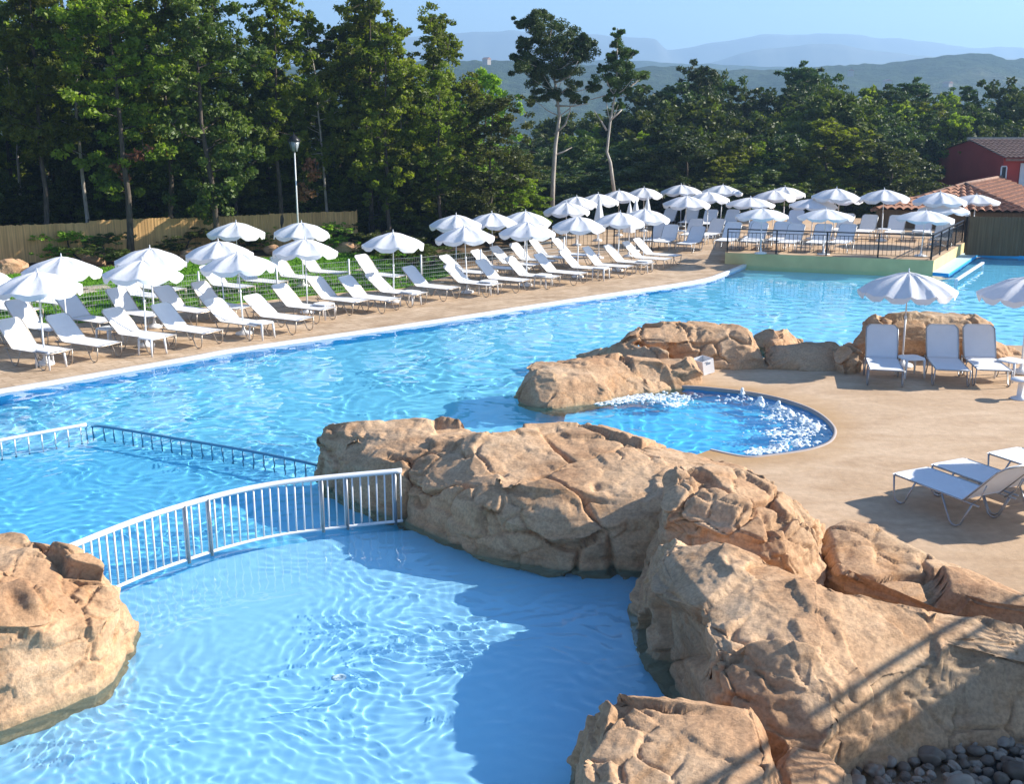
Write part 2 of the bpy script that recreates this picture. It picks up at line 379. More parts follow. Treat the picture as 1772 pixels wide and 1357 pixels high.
# far terrace behind the black railing
back = [at2(1760, 392, .55), at2(1250, 372, .55)]
TZ = .42
terr = [A_, B_, C_, (24.2, 52.4), (11.6, 56.5)]
recv(tag(prism('far_terrace', terr, -1.5, TZ, M['deck'], M['ochre']), kind='structure'))
bq = Vector(B_); cq = Vector(C_); d = (cq - bq).normalized(); nn = Vector((d.y, -d.x))
tag(prism('pool_ledge', [tuple(bq), tuple(cq), tuple(cq + nn * .55), tuple(bq + nn * .55 - d * .1)], -1.4, .01, simple('ledge_pale_blue', (.50, .66, .72), .6), M['liner']), kind='structure')
tag(prism('far_bank', [at2(1668, 438), at2(1900, 450), (32, 45), (30, 56), (19.6, 50.0)], -1.5, .02, M['soil'], M['liner']), kind='structure')
# ------------------------------------------------------------------ water
def build_water():
    ys = [6.2]
    while ys[-1] < 47: ys.append(ys[-1] * 1.0021)
    ys = np.array(ys); us = np.linspace(-.66, .62, 640)
    X = us[None, :] * ys[:, None] ; Y = np.repeat(ys[:, None], len(us), 1)
    rng = np.random.default_rng(4)
    P = np.stack([X.ravel(), Y.ravel(), np.zeros(X.size)], 1)
    env = .55 + .75 * np.clip(fbm(P * .28, 5, 3) + .35, 0, 1)
    calm = 1 - .65 * np.exp(-(((P[:, 0] + 2.6) / 1.4) ** 2 + ((P[:, 1] - 12.4) / 1.6) ** 2)) - .5 * np.exp(-(((P[:, 0] + .6) / 1.2) ** 2 + ((P[:, 1] - 8.3) / .7) ** 2))
    dist = P[:, 1]
    wx = P[:, 0] + .25 * fbm(P * .9, 11, 2); wy = P[:, 1] + .25 * fbm(P * .9 + 40, 12, 2)
    Z = np.zeros(len(P))
    for k in range(70):
        lam = math.exp(rng.uniform(math.log(.085), math.log(.75)))
        a = rng.normal(.9, 1.1); A = (.0030 if lam < .22 else .0022) * lam
        fade = np.clip(lam / (.008 * dist) - .8, 0, 1)
        if lam > .3: A = A * (.22 + .78 * np.clip((dist - 13) / 8, 0, 1))
        A = A * (1 - .5 * np.clip((dist - 13) / 12, 0, 1))
        Z += A * fade * np.sin(2 * np.pi / lam * (wx * math.cos(a) + wy * math.sin(a)) + rng.uniform(0, 6.28))
    # ring ripples near the inlet of the shallow pool
    for (cx, cy, lam, amp, rr) in ((-1.0, 10.6, .13, .0007, 1.9), (1.0, 12.3, .11, .0005, 2.2), (-3.6, 8.8, .12, .0006, 2.0)):
        r = np.hypot(P[:, 0] - cx, P[:, 1] - cy)
        Z += amp * np.sin(2 * np.pi * (r + .08 * fbm(P * 1.5, 7, 2)) / lam) * np.exp(-(r / rr) ** 2)
    Z *= env * calm
    # churned water over the jets
    jr = np.exp(-(((P[:, 0] - 4.6) / 1.1) ** 2 + ((P[:, 1] - 18.8) / 1.6) ** 2))
    Z += .006 * jr * fbm(P * 3, 31, 2)
    v = np.stack([X.ravel(), Y.ravel(), Z + WZ], 1)
    # keep cells inside the basin
    poly = [(p[0] - .35, p[1] + .35) for p in cops] + [(15, 41), (19.5, 46), (34, 44), (40, 36), (24, 28), (13, 23), (8, 14), (4.5, 11), (5, 2), (-20, 2)]
    px = np.array([q[0] for q in poly]); py = np.array([q[1] for q in poly])
    ins = np.zeros(len(P), bool); j = len(poly) - 1
    for i in range(len(poly)):
        c = ((py[i] > P[:, 1]) != (py[j] > P[:, 1])) & (P[:, 0] < (px[j] - px[i]) * (P[:, 1] - py[i]) / (py[j] - py[i] + 1e-12) + px[i])
        ins ^= c; j = i
    I = np.arange(len(P)).reshape(X.shape)
    q = np.stack([I[:-1, :-1], I[:-1, 1:], I[1:, 1:], I[1:, :-1]], -1).reshape(-1, 4)
    q = q[ins[q].any(1)]
    used = np.unique(q); mp = -np.ones(len(P), int); mp[used] = np.arange(len(used)); q = mp[q]; v = v[used]
    me = bpy.data.meshes.new('pool_water'); me.vertices.add(len(v)); me.vertices.foreach_set('co', v.ravel())
    me.loops.add(q.size); me.loops.foreach_set('vertex_index', q.ravel().astype(np.int32)); me.polygons.add(len(q))
    me.polygons.foreach_set('loop_start', np.arange(len(q), dtype=np.int32) * 4); me.polygons.foreach_set('use_smooth', [True] * len(q))
    me.update(calc_edges=True); me.validate(); me.materials.append(M['water'])
    o = link('pool_water', me); o.cycles.is_caustics_caster = True
    tag(o, kind='structure')
build_water()

# ------------------------------------------------------------------ rocks
def hull2(P):
    P = sorted(set((round(a, 4), round(b, 4)) for a, b in P))
    def half(Q):
        h = []
        for p in Q:
            while len(h) >= 2 and (h[-1][0] - h[-2][0]) * (p[1] - h[-2][1]) - (h[-1][1] - h[-2][1]) * (p[0] - h[-2][0]) <= 0: h.pop()
            h.append(p)
        return h
    a = half(P); b = half(P[::-1]); return a[:-1] + b[:-1]
def radial(poly, c, th):
    best = 0; best_z = 0; dx, dy = math.cos(th), math.sin(th); n = len(poly)
    for i in range(n):
        a = poly[i]; b = poly[(i + 1) % n]
        ax, ay = a[0] - c[0], a[1] - c[1]; bx, by = b[0] - c[0], b[1] - c[1]
        ex, ey = bx - ax, by - ay; den = dx * ey - dy * ex
        if abs(den) < 1e-9: continue
        t = (ax * ey - ay * ex) / den; u = (ax * dy - ay * dx) / den
        if t > best and -1e-6 <= u <= 1 + 1e-6:
            best = t; best_z = (a[2] + (b[2] - a[2]) * u) if len(a) > 2 else 0
    return best, best_z
def piece_mesh(top, base=None, zb=-.7, z0=0., bulge=.1, grow=1.03, dome=.06, N=96):
    T = [tuple(at(*p)) for p in top]
    cx = sum(p[0] for p in T) / len(T); cy = sum(p[1] for p in T) / len(T); c = (cx, cy)
    B = [(cx + (p[0] - cx) * grow, cy + (p[1] - cy) * grow) for p in T]
    if base: B += [at2(px, py, z0) for px, py in base]
    B = hull2(B)
    v = []; rings = []
    ts = [-1, 0, .15, .3, .45, .6, .72, .84, .93, .97, 1]
    rt = [radial(T, c, 2 * math.pi * k / N) for k in range(N)]; rb = [radial(B, c, 2 * math.pi * k / N)[0] for k in range(N)]
    for t in ts:
        for k in range(N):
            th = 2 * math.pi * k / N; r1, zt = rt[k]; r0 = rb[k]
            if t < 0: r, z = r0 - .10, zb
            else:
                sft = t ** 1.2; r = r0 + (r1 - r0) * sft + bulge * math.sin(math.pi * t) * .6 - .05 * math.exp(-((t - .4) / .12) ** 2) * (1 + math.sin(3 * th)); z = z0 + (zt - z0) * t
                if t > .96: r -= .03
            v.append((cx + r * math.cos(th), cy + r * math.sin(th), z))
    zc = sum(p[2] for p in T) / len(T)
    for q, fr in enumerate((.88, .6, .3, .1)):
        for k in range(N):
            th = 2 * math.pi * k / N; r1, zt = rt[k]; rr = (r1 - .04) * fr
            z = zt * fr + zc * (1 - fr) + dome * (1 - fr)
            v.append((cx + rr * math.cos(th), cy + rr * math.sin(th), z))
    nr = len(ts) + 4
    f = [(i * N + k, i * N + (k + 1) % N, (i + 1) * N + (k + 1) % N, (i + 1) * N + k) for i in range(nr - 1) for k in range(N)]
    f += [tuple(range(N))[::-1], tuple(range((nr - 1) * N, nr * N))]
    return v, f
def facet(co, nrm, W, cs, seed, fac, lim):
    """flatten every warped cell of the surface towards its own mean plane"""
    F1, F2, cid, near = worley(W / cs, seed)
    key = np.round(near * 1000).astype(np.int64); key = key[:, 0] * 73856093 ^ key[:, 1] * 19349663 ^ key[:, 2] * 83492791
    _, inv = np.unique(key, return_inverse=True); inv = inv.ravel(); n = inv.max() + 1; cnt = np.bincount(inv, minlength=n)
    mp = np.stack([np.bincount(inv, co[:, a], n) / cnt for a in range(3)], 1); mn = np.stack([np.bincount(inv, nrm[:, a], n) for a in range(3)], 1)
    L = np.linalg.norm(mn, axis=1); ok = (L / cnt > .55); mn = mn / np.maximum(L, 1e-9)[:, None]
    jit = (np.stack([cid, cid * 7.3 % 1, cid * 13.7 % 1], 1) - .5) * .22; N = mn[inv] + jit; N /= np.linalg.norm(N, axis=1)[:, None]
    d = ((mp[inv] - co) * N).sum(1) + (cid - .5) * .05 * cs
    d = np.clip(d, -lim, lim) * fac * ok[inv]
    return co + N * d[:, None], F2 - F1, cid
def sculpt(co, nrm, seed, amp=1., cell=.55, fine=1., strata=True):
    P = co + seed * 7.31
    W = P * np.array([1, 1, 1.3]) + .09 * np.stack([fbm(P * 1.4, seed, 3), fbm(P * 1.4, seed + 5, 3), fbm(P * 1.4, seed + 9, 3)], 1)
    co = co + nrm * (.09 * amp * fbm(P * .8, seed + 2, 2))[:, None]
    co, e1, c1 = facet(co, nrm, W, cell * 1.6, seed + 1, .9, .20 * amp)
    co, e2, c2 = facet(co, nrm, W, cell * .7, seed + 2, .5, .07 * amp)
    co, e3, c3 = facet(co, nrm, W, cell * .33, seed + 3, .2, .02 * amp)
    m1 = np.clip(fbm(P * .7, seed + 60, 2) * 2.2 + .5, 0, 1); m2 = np.clip(fbm(P * 1.1, seed + 65, 2) * 3 - .1, 0, 1)
    d = -.16 * m1 * np.exp(-(e1 * cell * 1.6 / .028) ** 2) - .06 * m2 * np.exp(-(e2 * cell * .7 / .018) ** 2)
    if strata:
        zz = W[:, 2] + .18 * fbm(P * .8, seed + 21, 2); ph = (zz / .42) % 1.0
        side = 1 - np.clip(np.abs(nrm[:, 2]) * 1.3, 0, 1)
        d = d + side * (.055 * (ph - .5) - .05 * np.exp(-((ph - .97) / .035) ** 2) * np.clip(fbm(P * .9, seed + 71, 2) * 2 + .6, 0, 1))
    rg = 1 - np.abs(fbm(P * 4, seed + 33, 3))
    d = d + .010 * fine * (rg - .7) + .005 * fine * fbm(P * 14, seed + 51, 3)
    pits = fbm(P * 3.0, seed + 90, 3)
    d = d - .07 * fine * np.clip(pits - .62, 0, 1)
    return co + nrm * (d * amp)[:, None]
def grid_rock(vf, voxel, seed, name, amp=1., cell=.55, fine=1., strata=True, mat=None, zcut=-.75):
    me = bpy.data.meshes.new('tmp'); mb = MB()
    for v, f in vf: mb.add(v, f)
    me.from_pydata(mb.v, [], mb.f)
    o = bpy.data.objects.new('tmp', me); C.objects.link(o)
    m = o.modifiers.new('r', 'REMESH'); m.mode = 'VOXEL'; m.voxel_size = voxel; m.use_smooth_shade = True
    s2 = o.modifiers.new('s', 'SMOOTH'); s2.factor = .5; s2.iterations = 2
    dg = bpy.context.evaluated_depsgraph_get()
    me2 = bpy.data.meshes.new_from_object(o.evaluated_get(dg)); bpy.data.objects.remove(o)
    n = len(me2.vertices); co = np.empty(n * 3); me2.vertices.foreach_get('co', co); co = co.reshape(-1, 3)
    nr = np.empty(n * 3); me2.vertex_normals.foreach_get('vector', nr); nr = nr.reshape(-1, 3)
    co = sculpt(co, nr, seed, amp, cell, fine, strata)
    ed = np.empty(len(me2.edges) * 2, np.int32); me2.edges.foreach_get('vertices', ed); ed = ed.reshape(-1, 2)
    for _ in range(1):
        acc = np.zeros_like(co); cnt = np.zeros(n)
        for a, b in ((0, 1), (1, 0)):
            for ax in range(3): acc[:, ax] += np.bincount(ed[:, a], co[ed[:, b], ax], n)
            cnt += np.bincount(ed[:, a], minlength=n)
        co = co * .75 + .25 * acc / np.maximum(cnt, 1)[:, None]
    me2.vertices.foreach_set('co', co.ravel()); me2.update(); me2.name = name
    me2.materials.clear(); me2.materials.append(mat or M['rock'])
    me2.polygons.foreach_set('use_smooth', [True] * len(me2.polygons))
    o = link(name, me2); o.cycles.is_caustics_receiver = True
    return o
def rock(label, pieces, voxel, seed, name='sandstone_boulder', group='sandstone boulders round the pools', **k):
    o = grid_rock([piece_mesh(**p) for p in pieces], voxel, seed, name, **k)
    return tag(o, label, 'rock', group)
rock('large flat-topped sandstone boulder with cracked ledges between railing end and whirlpool', [
    dict(top=[(690, 735, .8), (800, 730, .85), (930, 745, .85), (1000, 790, .8), (930, 850, .7), (800, 840, .68), (700, 800, .65)], bulge=0., dome=.02),
    dict(top=[(538, 750, .68), (570, 728, .82), (640, 719, .85), (730, 719, .85), (800, 724, .85), (865, 740, .85), (930, 790, .78), (850, 838, .66), (775, 842, .60), (690, 822, .50), (610, 797, .48), (562, 772, .45)],
         base=[(548, 810), (572, 845), (620, 868), (690, 895), (770, 925)], bulge=.03, grow=1.0),
    dict(top=[(800, 745, 1.0), (905, 737, .9), (960, 728, .92), (1060, 728, .92), (1120, 744, .9), (1180, 768, .85), (1290, 792, .75), (1345, 830, .85), (1300, 862, .9), (1160, 882, .75), (1060, 887, .64), (960, 878, .66), (850, 866, .62), (790, 856, .60)],
         base=[(765, 900), (800, 940), (850, 964), (950, 975), (1110, 979), (1240, 985)], bulge=.05, grow=1.0)], .027, 3, cell=.7)
rock('rounded sandstone boulder leaning on the right end of the large flat boulder', [
    dict(top=[(1145, 822, 1.15), (1190, 805, 1.2), (1290, 815, 1.15), (1385, 868, .95), (1425, 915, .75), (1405, 965, .6), (1330, 930, .9), (1240, 880, 1.05), (1160, 860, 1.1)],
         base=[(1150, 930), (1200, 985), (1400, 998), (1430, 960), (1425, 910)], bulge=.05)], .025, 11, cell=.6)
rock('long sandstone boulder sloping from the shallow pool to the right edge', [
    dict(top=[(1122, 935, 1.12), (1180, 920, 1.2), (1240, 925, 1.2), (1330, 960, 1.15), (1420, 1000, 1.1), (1420, 1080, 1.1), (1400, 1160, 1.0), (1300, 1130, 1.0), (1220, 1060, 1.05), (1150, 1000, 1.05)],
         base=[(1108, 985), (1102, 1040), (1112, 1095), (1150, 1180), (1230, 1230), (1390, 1230)], bulge=.12),
    dict(top=[(1370, 985, 1.1), (1520, 1022, 1.08), (1660, 1058, 1.02), (1800, 1092, .95), (1980, 1140, .8), (1940, 1150, .45), (1790, 1132, .5), (1640, 1180, .5), (1520, 1235, .5), (1440, 1240, .6), (1330, 1130, 1.05)],
         base=[(1400, 1325), (1480, 1325), (1600, 1270), (1700, 1205), (1860, 1115)], bulge=.02, grow=.97),
    dict(top=[(1240, 1135, .85), (1330, 1130, .9), (1420, 1180, .85), (1440, 1240, .75), (1350, 1240, .75), (1245, 1185, .75)], base=[(1210, 1200), (1400, 1290)], bulge=.06)], .022, 23, cell=.62)
rock('cracked sandstone boulder at the bottom edge right of the pool', [
    dict(top=[(1015, 1235, 1.0), (1060, 1195, 1.12), (1120, 1184, 1.15), (1200, 1182, 1.15), (1290, 1205, 1.12), (1335, 1250, 1.1), (1345, 1330, 1.1), (1290, 1420, 1.1), (1150, 1460, 1.1), (1040, 1400, 1.05), (1010, 1310, 1.0)],
         base=[(985, 1330), (1000, 1270), (980, 1420)], bulge=.08)], .019, 31, cell=.62)
rock('low dark sandstone lump tucked beside the cracked bottom boulder', [
    dict(top=[(1345, 1262, .85), (1420, 1265, .85), (1475, 1310, .8), (1490, 1400, .75), (1400, 1450, .8), (1320, 1400, .85)], base=[(1500, 1400)], bulge=.05)], .022, 37, cell=.45)
rock('low sandstone bank behind the long boulder along the terrace edge', [
    dict(top=[(1432, 912, .5), (1462, 900, .52), (1530, 915, .48), (1600, 940, .42), (1680, 962, .38), (1800, 1000, .35), (1990, 1050, .3), (1900, 1090, .3), (1700, 1060, .35), (1560, 1020, .4), (1450, 985, .45)],
         base=[(1412, 1000), (1480, 1040), (1700, 1110), (1900, 1130)], bulge=.05)], .027, 41, cell=.95)
rock('pale rounded sandstone boulder at the left edge of the shallow pool', [
    dict(top=[(-260, 960, .95), (-80, 930, 1.05), (40, 923, 1.08), (110, 942, 1.1), (172, 962, 1.08), (200, 992, .95), (188, 1055, .66), (120, 1100, .55), (20, 1135, .55), (-120, 1170, .55), (-300, 1200, .6)],
         base=[(212, 1050), (228, 1105), (222, 1145), (190, 1182), (120, 1212), (60, 1236), (0, 1254), (-120, 1290)], bulge=.06, grow=1.0),
    dict(top=[(-90, 1010, .98), (30, 985, 1.14), (90, 1000, 1.12), (70, 1050, .95), (-20, 1090, .85), (-120, 1100, .85)], z0=.5, zb=.3, bulge=.02)], .022, 59, cell=.7, amp=.85)
rock('low sandstone ridge curling round the back of the whirlpool', [
    dict(top=[(905, 640, .42), (935, 620, .48), (1000, 614, .48), (1080, 606, .54), (1150, 603, .58), (1195, 609, .56), (1214, 628, .42), (1198, 640, .30), (1090, 645, .27), (1000, 660, .3), (930, 655, .4)],
         base=[(888, 686), (930, 700), (968, 703), (1003, 690), (1060, 671), (1120, 667), (1205, 663)], bulge=.02, grow=.98, dome=.02)], .035, 61, cell=.6)
rock('overhanging flat sandstone slab rock behind the whirlpool ridge', [
    dict(top=[(1078, 562, .78), (1160, 554, .82), (1240, 556, .82), (1298, 560, .78), (1302, 580, .68), (1230, 574, .7), (1150, 584, .66), (1082, 584, .64)], z0=.40, zb=.34, bulge=.05, grow=1.0, dome=.02),
    dict(top=[(1175, 582, .55), (1240, 572, .6), (1305, 576, .58), (1318, 600, .38), (1290, 606, .38), (1200, 602, .40), (1160, 600, .42)], base=[(1180, 637), (1325, 640), (1120, 628)], bulge=.0, grow=.97, dome=.0),
    dict(top=[(1075, 598, .5), (1130, 598, .55), (1160, 606, .55), (1120, 618, .4), (1070, 612, .38)], base=[(1040, 612), (985, 610), (1090, 630)], bulge=.04)], .035, 67, cell=.5)
rock('squat sandstone block between the slab rock and the deck loungers', [
    dict(top=[(1322, 592, .48), (1400, 587, .5), (1452, 594, .48), (1456, 604, .38), (1400, 607, .38), (1325, 605, .38)], base=[(1318, 640), (1440, 641), (1464, 632)], bulge=.04, dome=.0)], .035, 71, cell=.5)
rock('low flat sandstone piece at the water behind the squat block', [
    dict(top=[(1300, 574, .35), (1345, 572, .35), (1385, 580, .3), (1340, 592, .3)], base=[(1390, 590)], bulge=.03)], .03, 73, cell=.5)
rock('broad layered sandstone rock behind the three deck loungers', [
    dict(top=[(1492, 545, .95), (1540, 536, .95), (1620, 531, 1.0), (1690, 541, .95), (1722, 552, .9), (1715, 572, .74), (1600, 570, .74), (1500, 566, .76)], z0=.42, zb=.1, bulge=.05, grow=1.0),
    dict(top=[(1450, 588, .45), (1500, 572, .6), (1600, 572, .6), (1700, 575, .6), (1750, 588, .4), (1760, 600, .28), (1600, 601, .28), (1470, 602, .28)], base=[(1440, 600), (1470, 609), (1600, 610), (1780, 609)], bulge=.0, grow=1.0)], .035, 79, cell=.55)
rock('small upright sandstone piece left of the first deck lounger', [
    dict(top=[(1452, 600, .5), (1478, 596, .52), (1490, 606, .48), (1470, 614, .42), (1450, 611, .42)], base=[(1446, 632), (1478, 630)], bulge=.03)], .03, 83, cell=.35)
# row of small garden boulders along the lawn and two on the paving
def lump(name, r, seed, voxel, sq=(1, .8, .6), **k):
    bm = bmesh.new(); bmesh.ops.create_icosphere(bm, subdivisions=4, radius=r)
    v = [(p.co.x * sq[0], p.co.y * sq[1], p.co.z * sq[2]) for p in bm.verts]; f = [tuple(q.index for q in p.verts) for p in bm.faces]; bm.free()
    return grid_rock([(v, f)], voxel, seed, name, **k)
GB = [lump('garden_boulder', .5, 101 + i * 7, .05, (1, .75, .62), amp=.9, cell=.4, strata=False) for i in range(3)]
gb_px = [(8, 470, 1.1), (33, 466, .9), (105, 466, .7), (163, 456, .9), (182, 452, .8), (330, 446, .9), (352, 441, .7), (470, 438, .8), (520, 437, .9), (597, 436, 1.0), (622, 436, .8), (652, 428, .7), (712, 428, .7)]
for i, (px, py, s_) in enumerate(gb_px):
    o = GB[i] if i < 3 else GB[i % 3].copy()
    if i >= 3: C.objects.link(o)
    p = at(px, py); o.location = (p.x, p.y, .12 * s_); o.rotation_euler = (0, 0, i * 1.3); o.scale = (s_,) * 3
    tag(o, 'small rough garden boulder edging the lawn, %s from the left' % ordw(i + 1), 'boulder', 'small boulders edging the lawn')

# ------------------------------------------------------------------ sun loungers
def make_lounger(col_tube='tube', ang=44):
    root = empty('sun_lounger')
    W = .32; SZ = .36; L1 = 1.18; LB = .76; AB = R(ang)
    bx, bz = L1 + LB * math.cos(AB), SZ + LB * math.sin(AB)
    tb = M[col_tube]
    fr = MB()
    for s in (-1, 1): fr.tube([(.05, s * W, SZ), (L1 + .25, s * W, SZ)], .013, 6)
    fr.tube([(.05, W, SZ), (.015, W - .04, SZ), (.0, W - .09, SZ), (0, -W + .09, SZ), (.015, -W + .04, SZ), (.05, -W, SZ)], .013, 6)
    fr.build('side_frame', tb, root)
    # seat: slightly sagging fabric wrapped over the rails
    def sling(name, p0, d, up, L, round_end):
        nu, nv = 12, 10; v = []
        for side in (0, 1):
            for i in range(nu + 1):
                for j in range(nv + 1):
                    u = i / nu; q = j / nv * 2 - 1
                    wv = W + .012
                    if round_end and u > .88: wv -= .07 * ((u - .88) / .12) ** 1.6
                    sag = -.022 * (1 - q * q) * math.sin(math.pi * min(1, u * 1.02))
                    p = Vector(p0) + Vector(d) * (u * L) + Vector(up) * (sag + (.016 if side == 0 else .008) - (.010 if abs(q) > .99 else 0)) + Vector((0, q * wv, 0))
                    v.append(p)
        n = (nu + 1) * (nv + 1); f = []
        for i in range(nu):
            for j in range(nv):
                a = i * (nv + 1) + j; q = (a, a + nv + 1, a + nv + 2, a + 1); f.append(q); f.append(tuple(k + n for k in q[::-1]))
        bd = [i * (nv + 1) for i in range(nu + 1)] + [nu * (nv + 1) + j for j in range(1, nv + 1)] + [i * (nv + 1) + nv for i in range(nu - 1, -1, -1)] + [j for j in range(nv - 1, 0, -1)]
        for k in range(len(bd)): a, b = bd[k], bd[(k + 1) % len(bd)]; f.append((a, b, b + n, a + n))
        m = MB(); m.add(v, f, True); return m.build(name, M['sling'], root)
    sling('seat', (.01, 0, SZ), (1, 0, 0), (0, 0, 1), L1 - .02, False)
    d = (math.cos(AB), 0, math.sin(AB)); u = (-math.sin(AB), 0, math.cos(AB))
    bk = sling('backrest', (L1 + .01, 0, SZ + .01), d, u, LB, True)
    m = MB(); m.tube([(L1, W, SZ), (bx - .06, W, bz - .06), (bx, W - .06, bz), (bx, -W + .06, bz), (bx - .06, -W, bz - .06), (L1, -W, SZ)], .013, 6)
    m.build('back_frame', tb, bk)
    for s in (-1, 1):
        y = s * (W + .018)
        m = MB(); m.tube([(.05, y, SZ), (.07, y, .12), (.10, y, .04), (.15, y, .014), (.21, y, .014), (.26, y, .04), (.42, y, SZ)], .013, 6); m.build('leg', tb, root)
        m = MB(); m.tube([(.86, y, SZ), (1.02, y, .05), (1.07, y, .014), (1.13, y, .014), (1.19, y, .05), (1.34, y, SZ)], .013, 6); m.build('leg', tb, root)
        m = MB(); m.tube([(1.28, s * (W - .02), SZ - .02), (1.42, s * (W - .02), .46), (1.50, s * (W - .01), SZ + .29)], .009, 5); m.build('support_strut', tb, root)
    return root
protoL = make_lounger(); protoS = make_lounger('steel', 47); protoL2 = make_lounger('tube', 49); protoL3 = make_lounger('tube', 38); protoR = make_lounger('steel', 57)
used = {}
def lounger(proto, foot, head, label, group, z=0., sc=1.):
    """foot: world xy of the foot end, head: compass angle (rad) of the head direction"""
    if proto is protoL: proto = rng.choice([protoL, protoL, protoL2, protoL3])
    k = proto.name
    o = proto if k not in used else copy_tree(proto); used[k] = 1
    o.location = (foot[0], foot[1], z); o.rotation_euler = (0, 0, head); o.scale = (sc,) * 3
    return tag(o, label, 'sun lounger', group)
rng = random.Random(5)
HD = R(150)
front = [(20, 628), (113, 611), (200, 598), (296, 585), (378, 576), (466, 563), (538, 553.6), (578, 536), (635, 523), (690, 520), (738, 510), (795, 500.5), (868, 494), (919, 487), (972, 481), (1018, 475), (1061, 467), (1099, 463), (1135, 457), (1166, 450), (1183, 444)]
for i, (px, py) in enumerate(front[1:]):
    p = at(px - 8, py - 2, .36)
    lounger(protoL, p, HD + rng.uniform(-.04, .04), 'white sun lounger at the pool edge, %s from the left in the front row' % ordw(i + 1), 'white sun loungers in the front row by the pool')
second = [(0, 575), (112, 570), (200, 556), (283, 546), (366, 539), (432, 532), (700, 478), (855, 472), (905, 465), (935, 458), (965, 452), (1000, 446), (1040, 442)]
for i, (px, py) in enumerate(second):
    p = at(px - 6, py, .36)
    lounger(protoL, p, HD + rng.uniform(-.07, .07), 'white sun lounger of the second row back from the pool, %s from the left' % ordw(i + 1), 'white sun loungers in the second row')
lawn_l = [(57, 537), (127, 525), (283, 513), (309, 501), (429, 496.5), (488, 488), (548, 481), (597, 472)]
for i, (px, py) in enumerate(lawn_l):
    p = at(px, py, .36)
    lounger(protoL, p, HD + rng.uniform(-.06, .06), 'white sun lounger standing on the green lawn, %s from the left' % ordw(i + 1), 'white sun loungers on the lawn')
# loungers facing the camera on and beside the far terrace
def far_lounger(px, py, z, n, lab, grp, sc=1., hd=None):
    zb = z + .92
    bp = at(px, py, zb); hd = R(64) + rng.uniform(-.08, .08) if hd is None else hd
    f = (bp.x - 1.72 * math.cos(hd), bp.y - 1.72 * math.sin(hd))
    if z:
        wn = Vector((-(B_[1] - A_[1]), B_[0] - A_[0])).normalized(); q = Vector(f)
        while (q - Vector(A_)).dot(wn) < .45: q = q * 1.006
        f = tuple(q)
    lounger(protoS, f, hd, lab, grp, z, sc)
# left part (paving level)
farA = [(1163, 360), (1200, 360), (1232, 362), (1270, 362), (1146, 386), (1163, 388), (1206, 378), (1210, 391), (1244, 378)]
farA = sorted(farA)
for i, (px, py) in enumerate(farA):
    far_lounger(px, py, 0, i, 'grey-white sun lounger left of the black railing, %s backrest from the left' % ordw(i + 1), 'sun loungers beside the far terrace')
farB = sorted([(1271, 389), (1313, 381.5), (1317, 392), (1356, 383), (1380, 363), (1380, 392), (1427, 387), (1469, 387), (1467, 369), (1507, 371), (1554, 372), (1600, 372), (1637, 383)])
for i, (px, py) in enumerate(farB):
    far_lounger(px, py, TZ, i, 'grey-white sun lounger behind the black railing, %s backrest from the left' % ordw(i + 1), 'sun loungers on the far terrace')
flat = [(1560, 421), (1568, 414), (1578, 407), (1588, 400)]
# right deck loungers
for i, (px, py, lb) in enumerate([(1535, 641, 'white sun lounger left of the small table in front of the layered rock'), (1650, 641, 'middle one of the three white sun loungers, right of the small table'), (1722, 641, 'white sun lounger at the right of the three in front of the layered rock')]):
    p = at(px, py, .36); lounger(protoR, p, R(77 + i * 2), lb, 'sun loungers on the whirlpool terrace', sc=1.)
nf = at(1543, 822, .36); nd = R(-64)
def near_l(foot_left_px, lb, sc=1.06):
    p = at(*foot_left_px, .36); x = p.x + .33 * math.cos(nd + R(90)); y = p.y + .33 * math.sin(nd + R(90))
    lounger(protoS, (x, y), nd, lb, 'sun loungers at the right edge', sc=sc)
near_l((1545, 822), 'grey-blue sun lounger half in shade, nearest the long sandstone bank')
near_l((1611, 806), 'grey-blue sun lounger behind and touching the nearest one by the sandstone bank')
near_l((1708, 786), 'sun lounger cut off by the right edge with only its foot end showing')
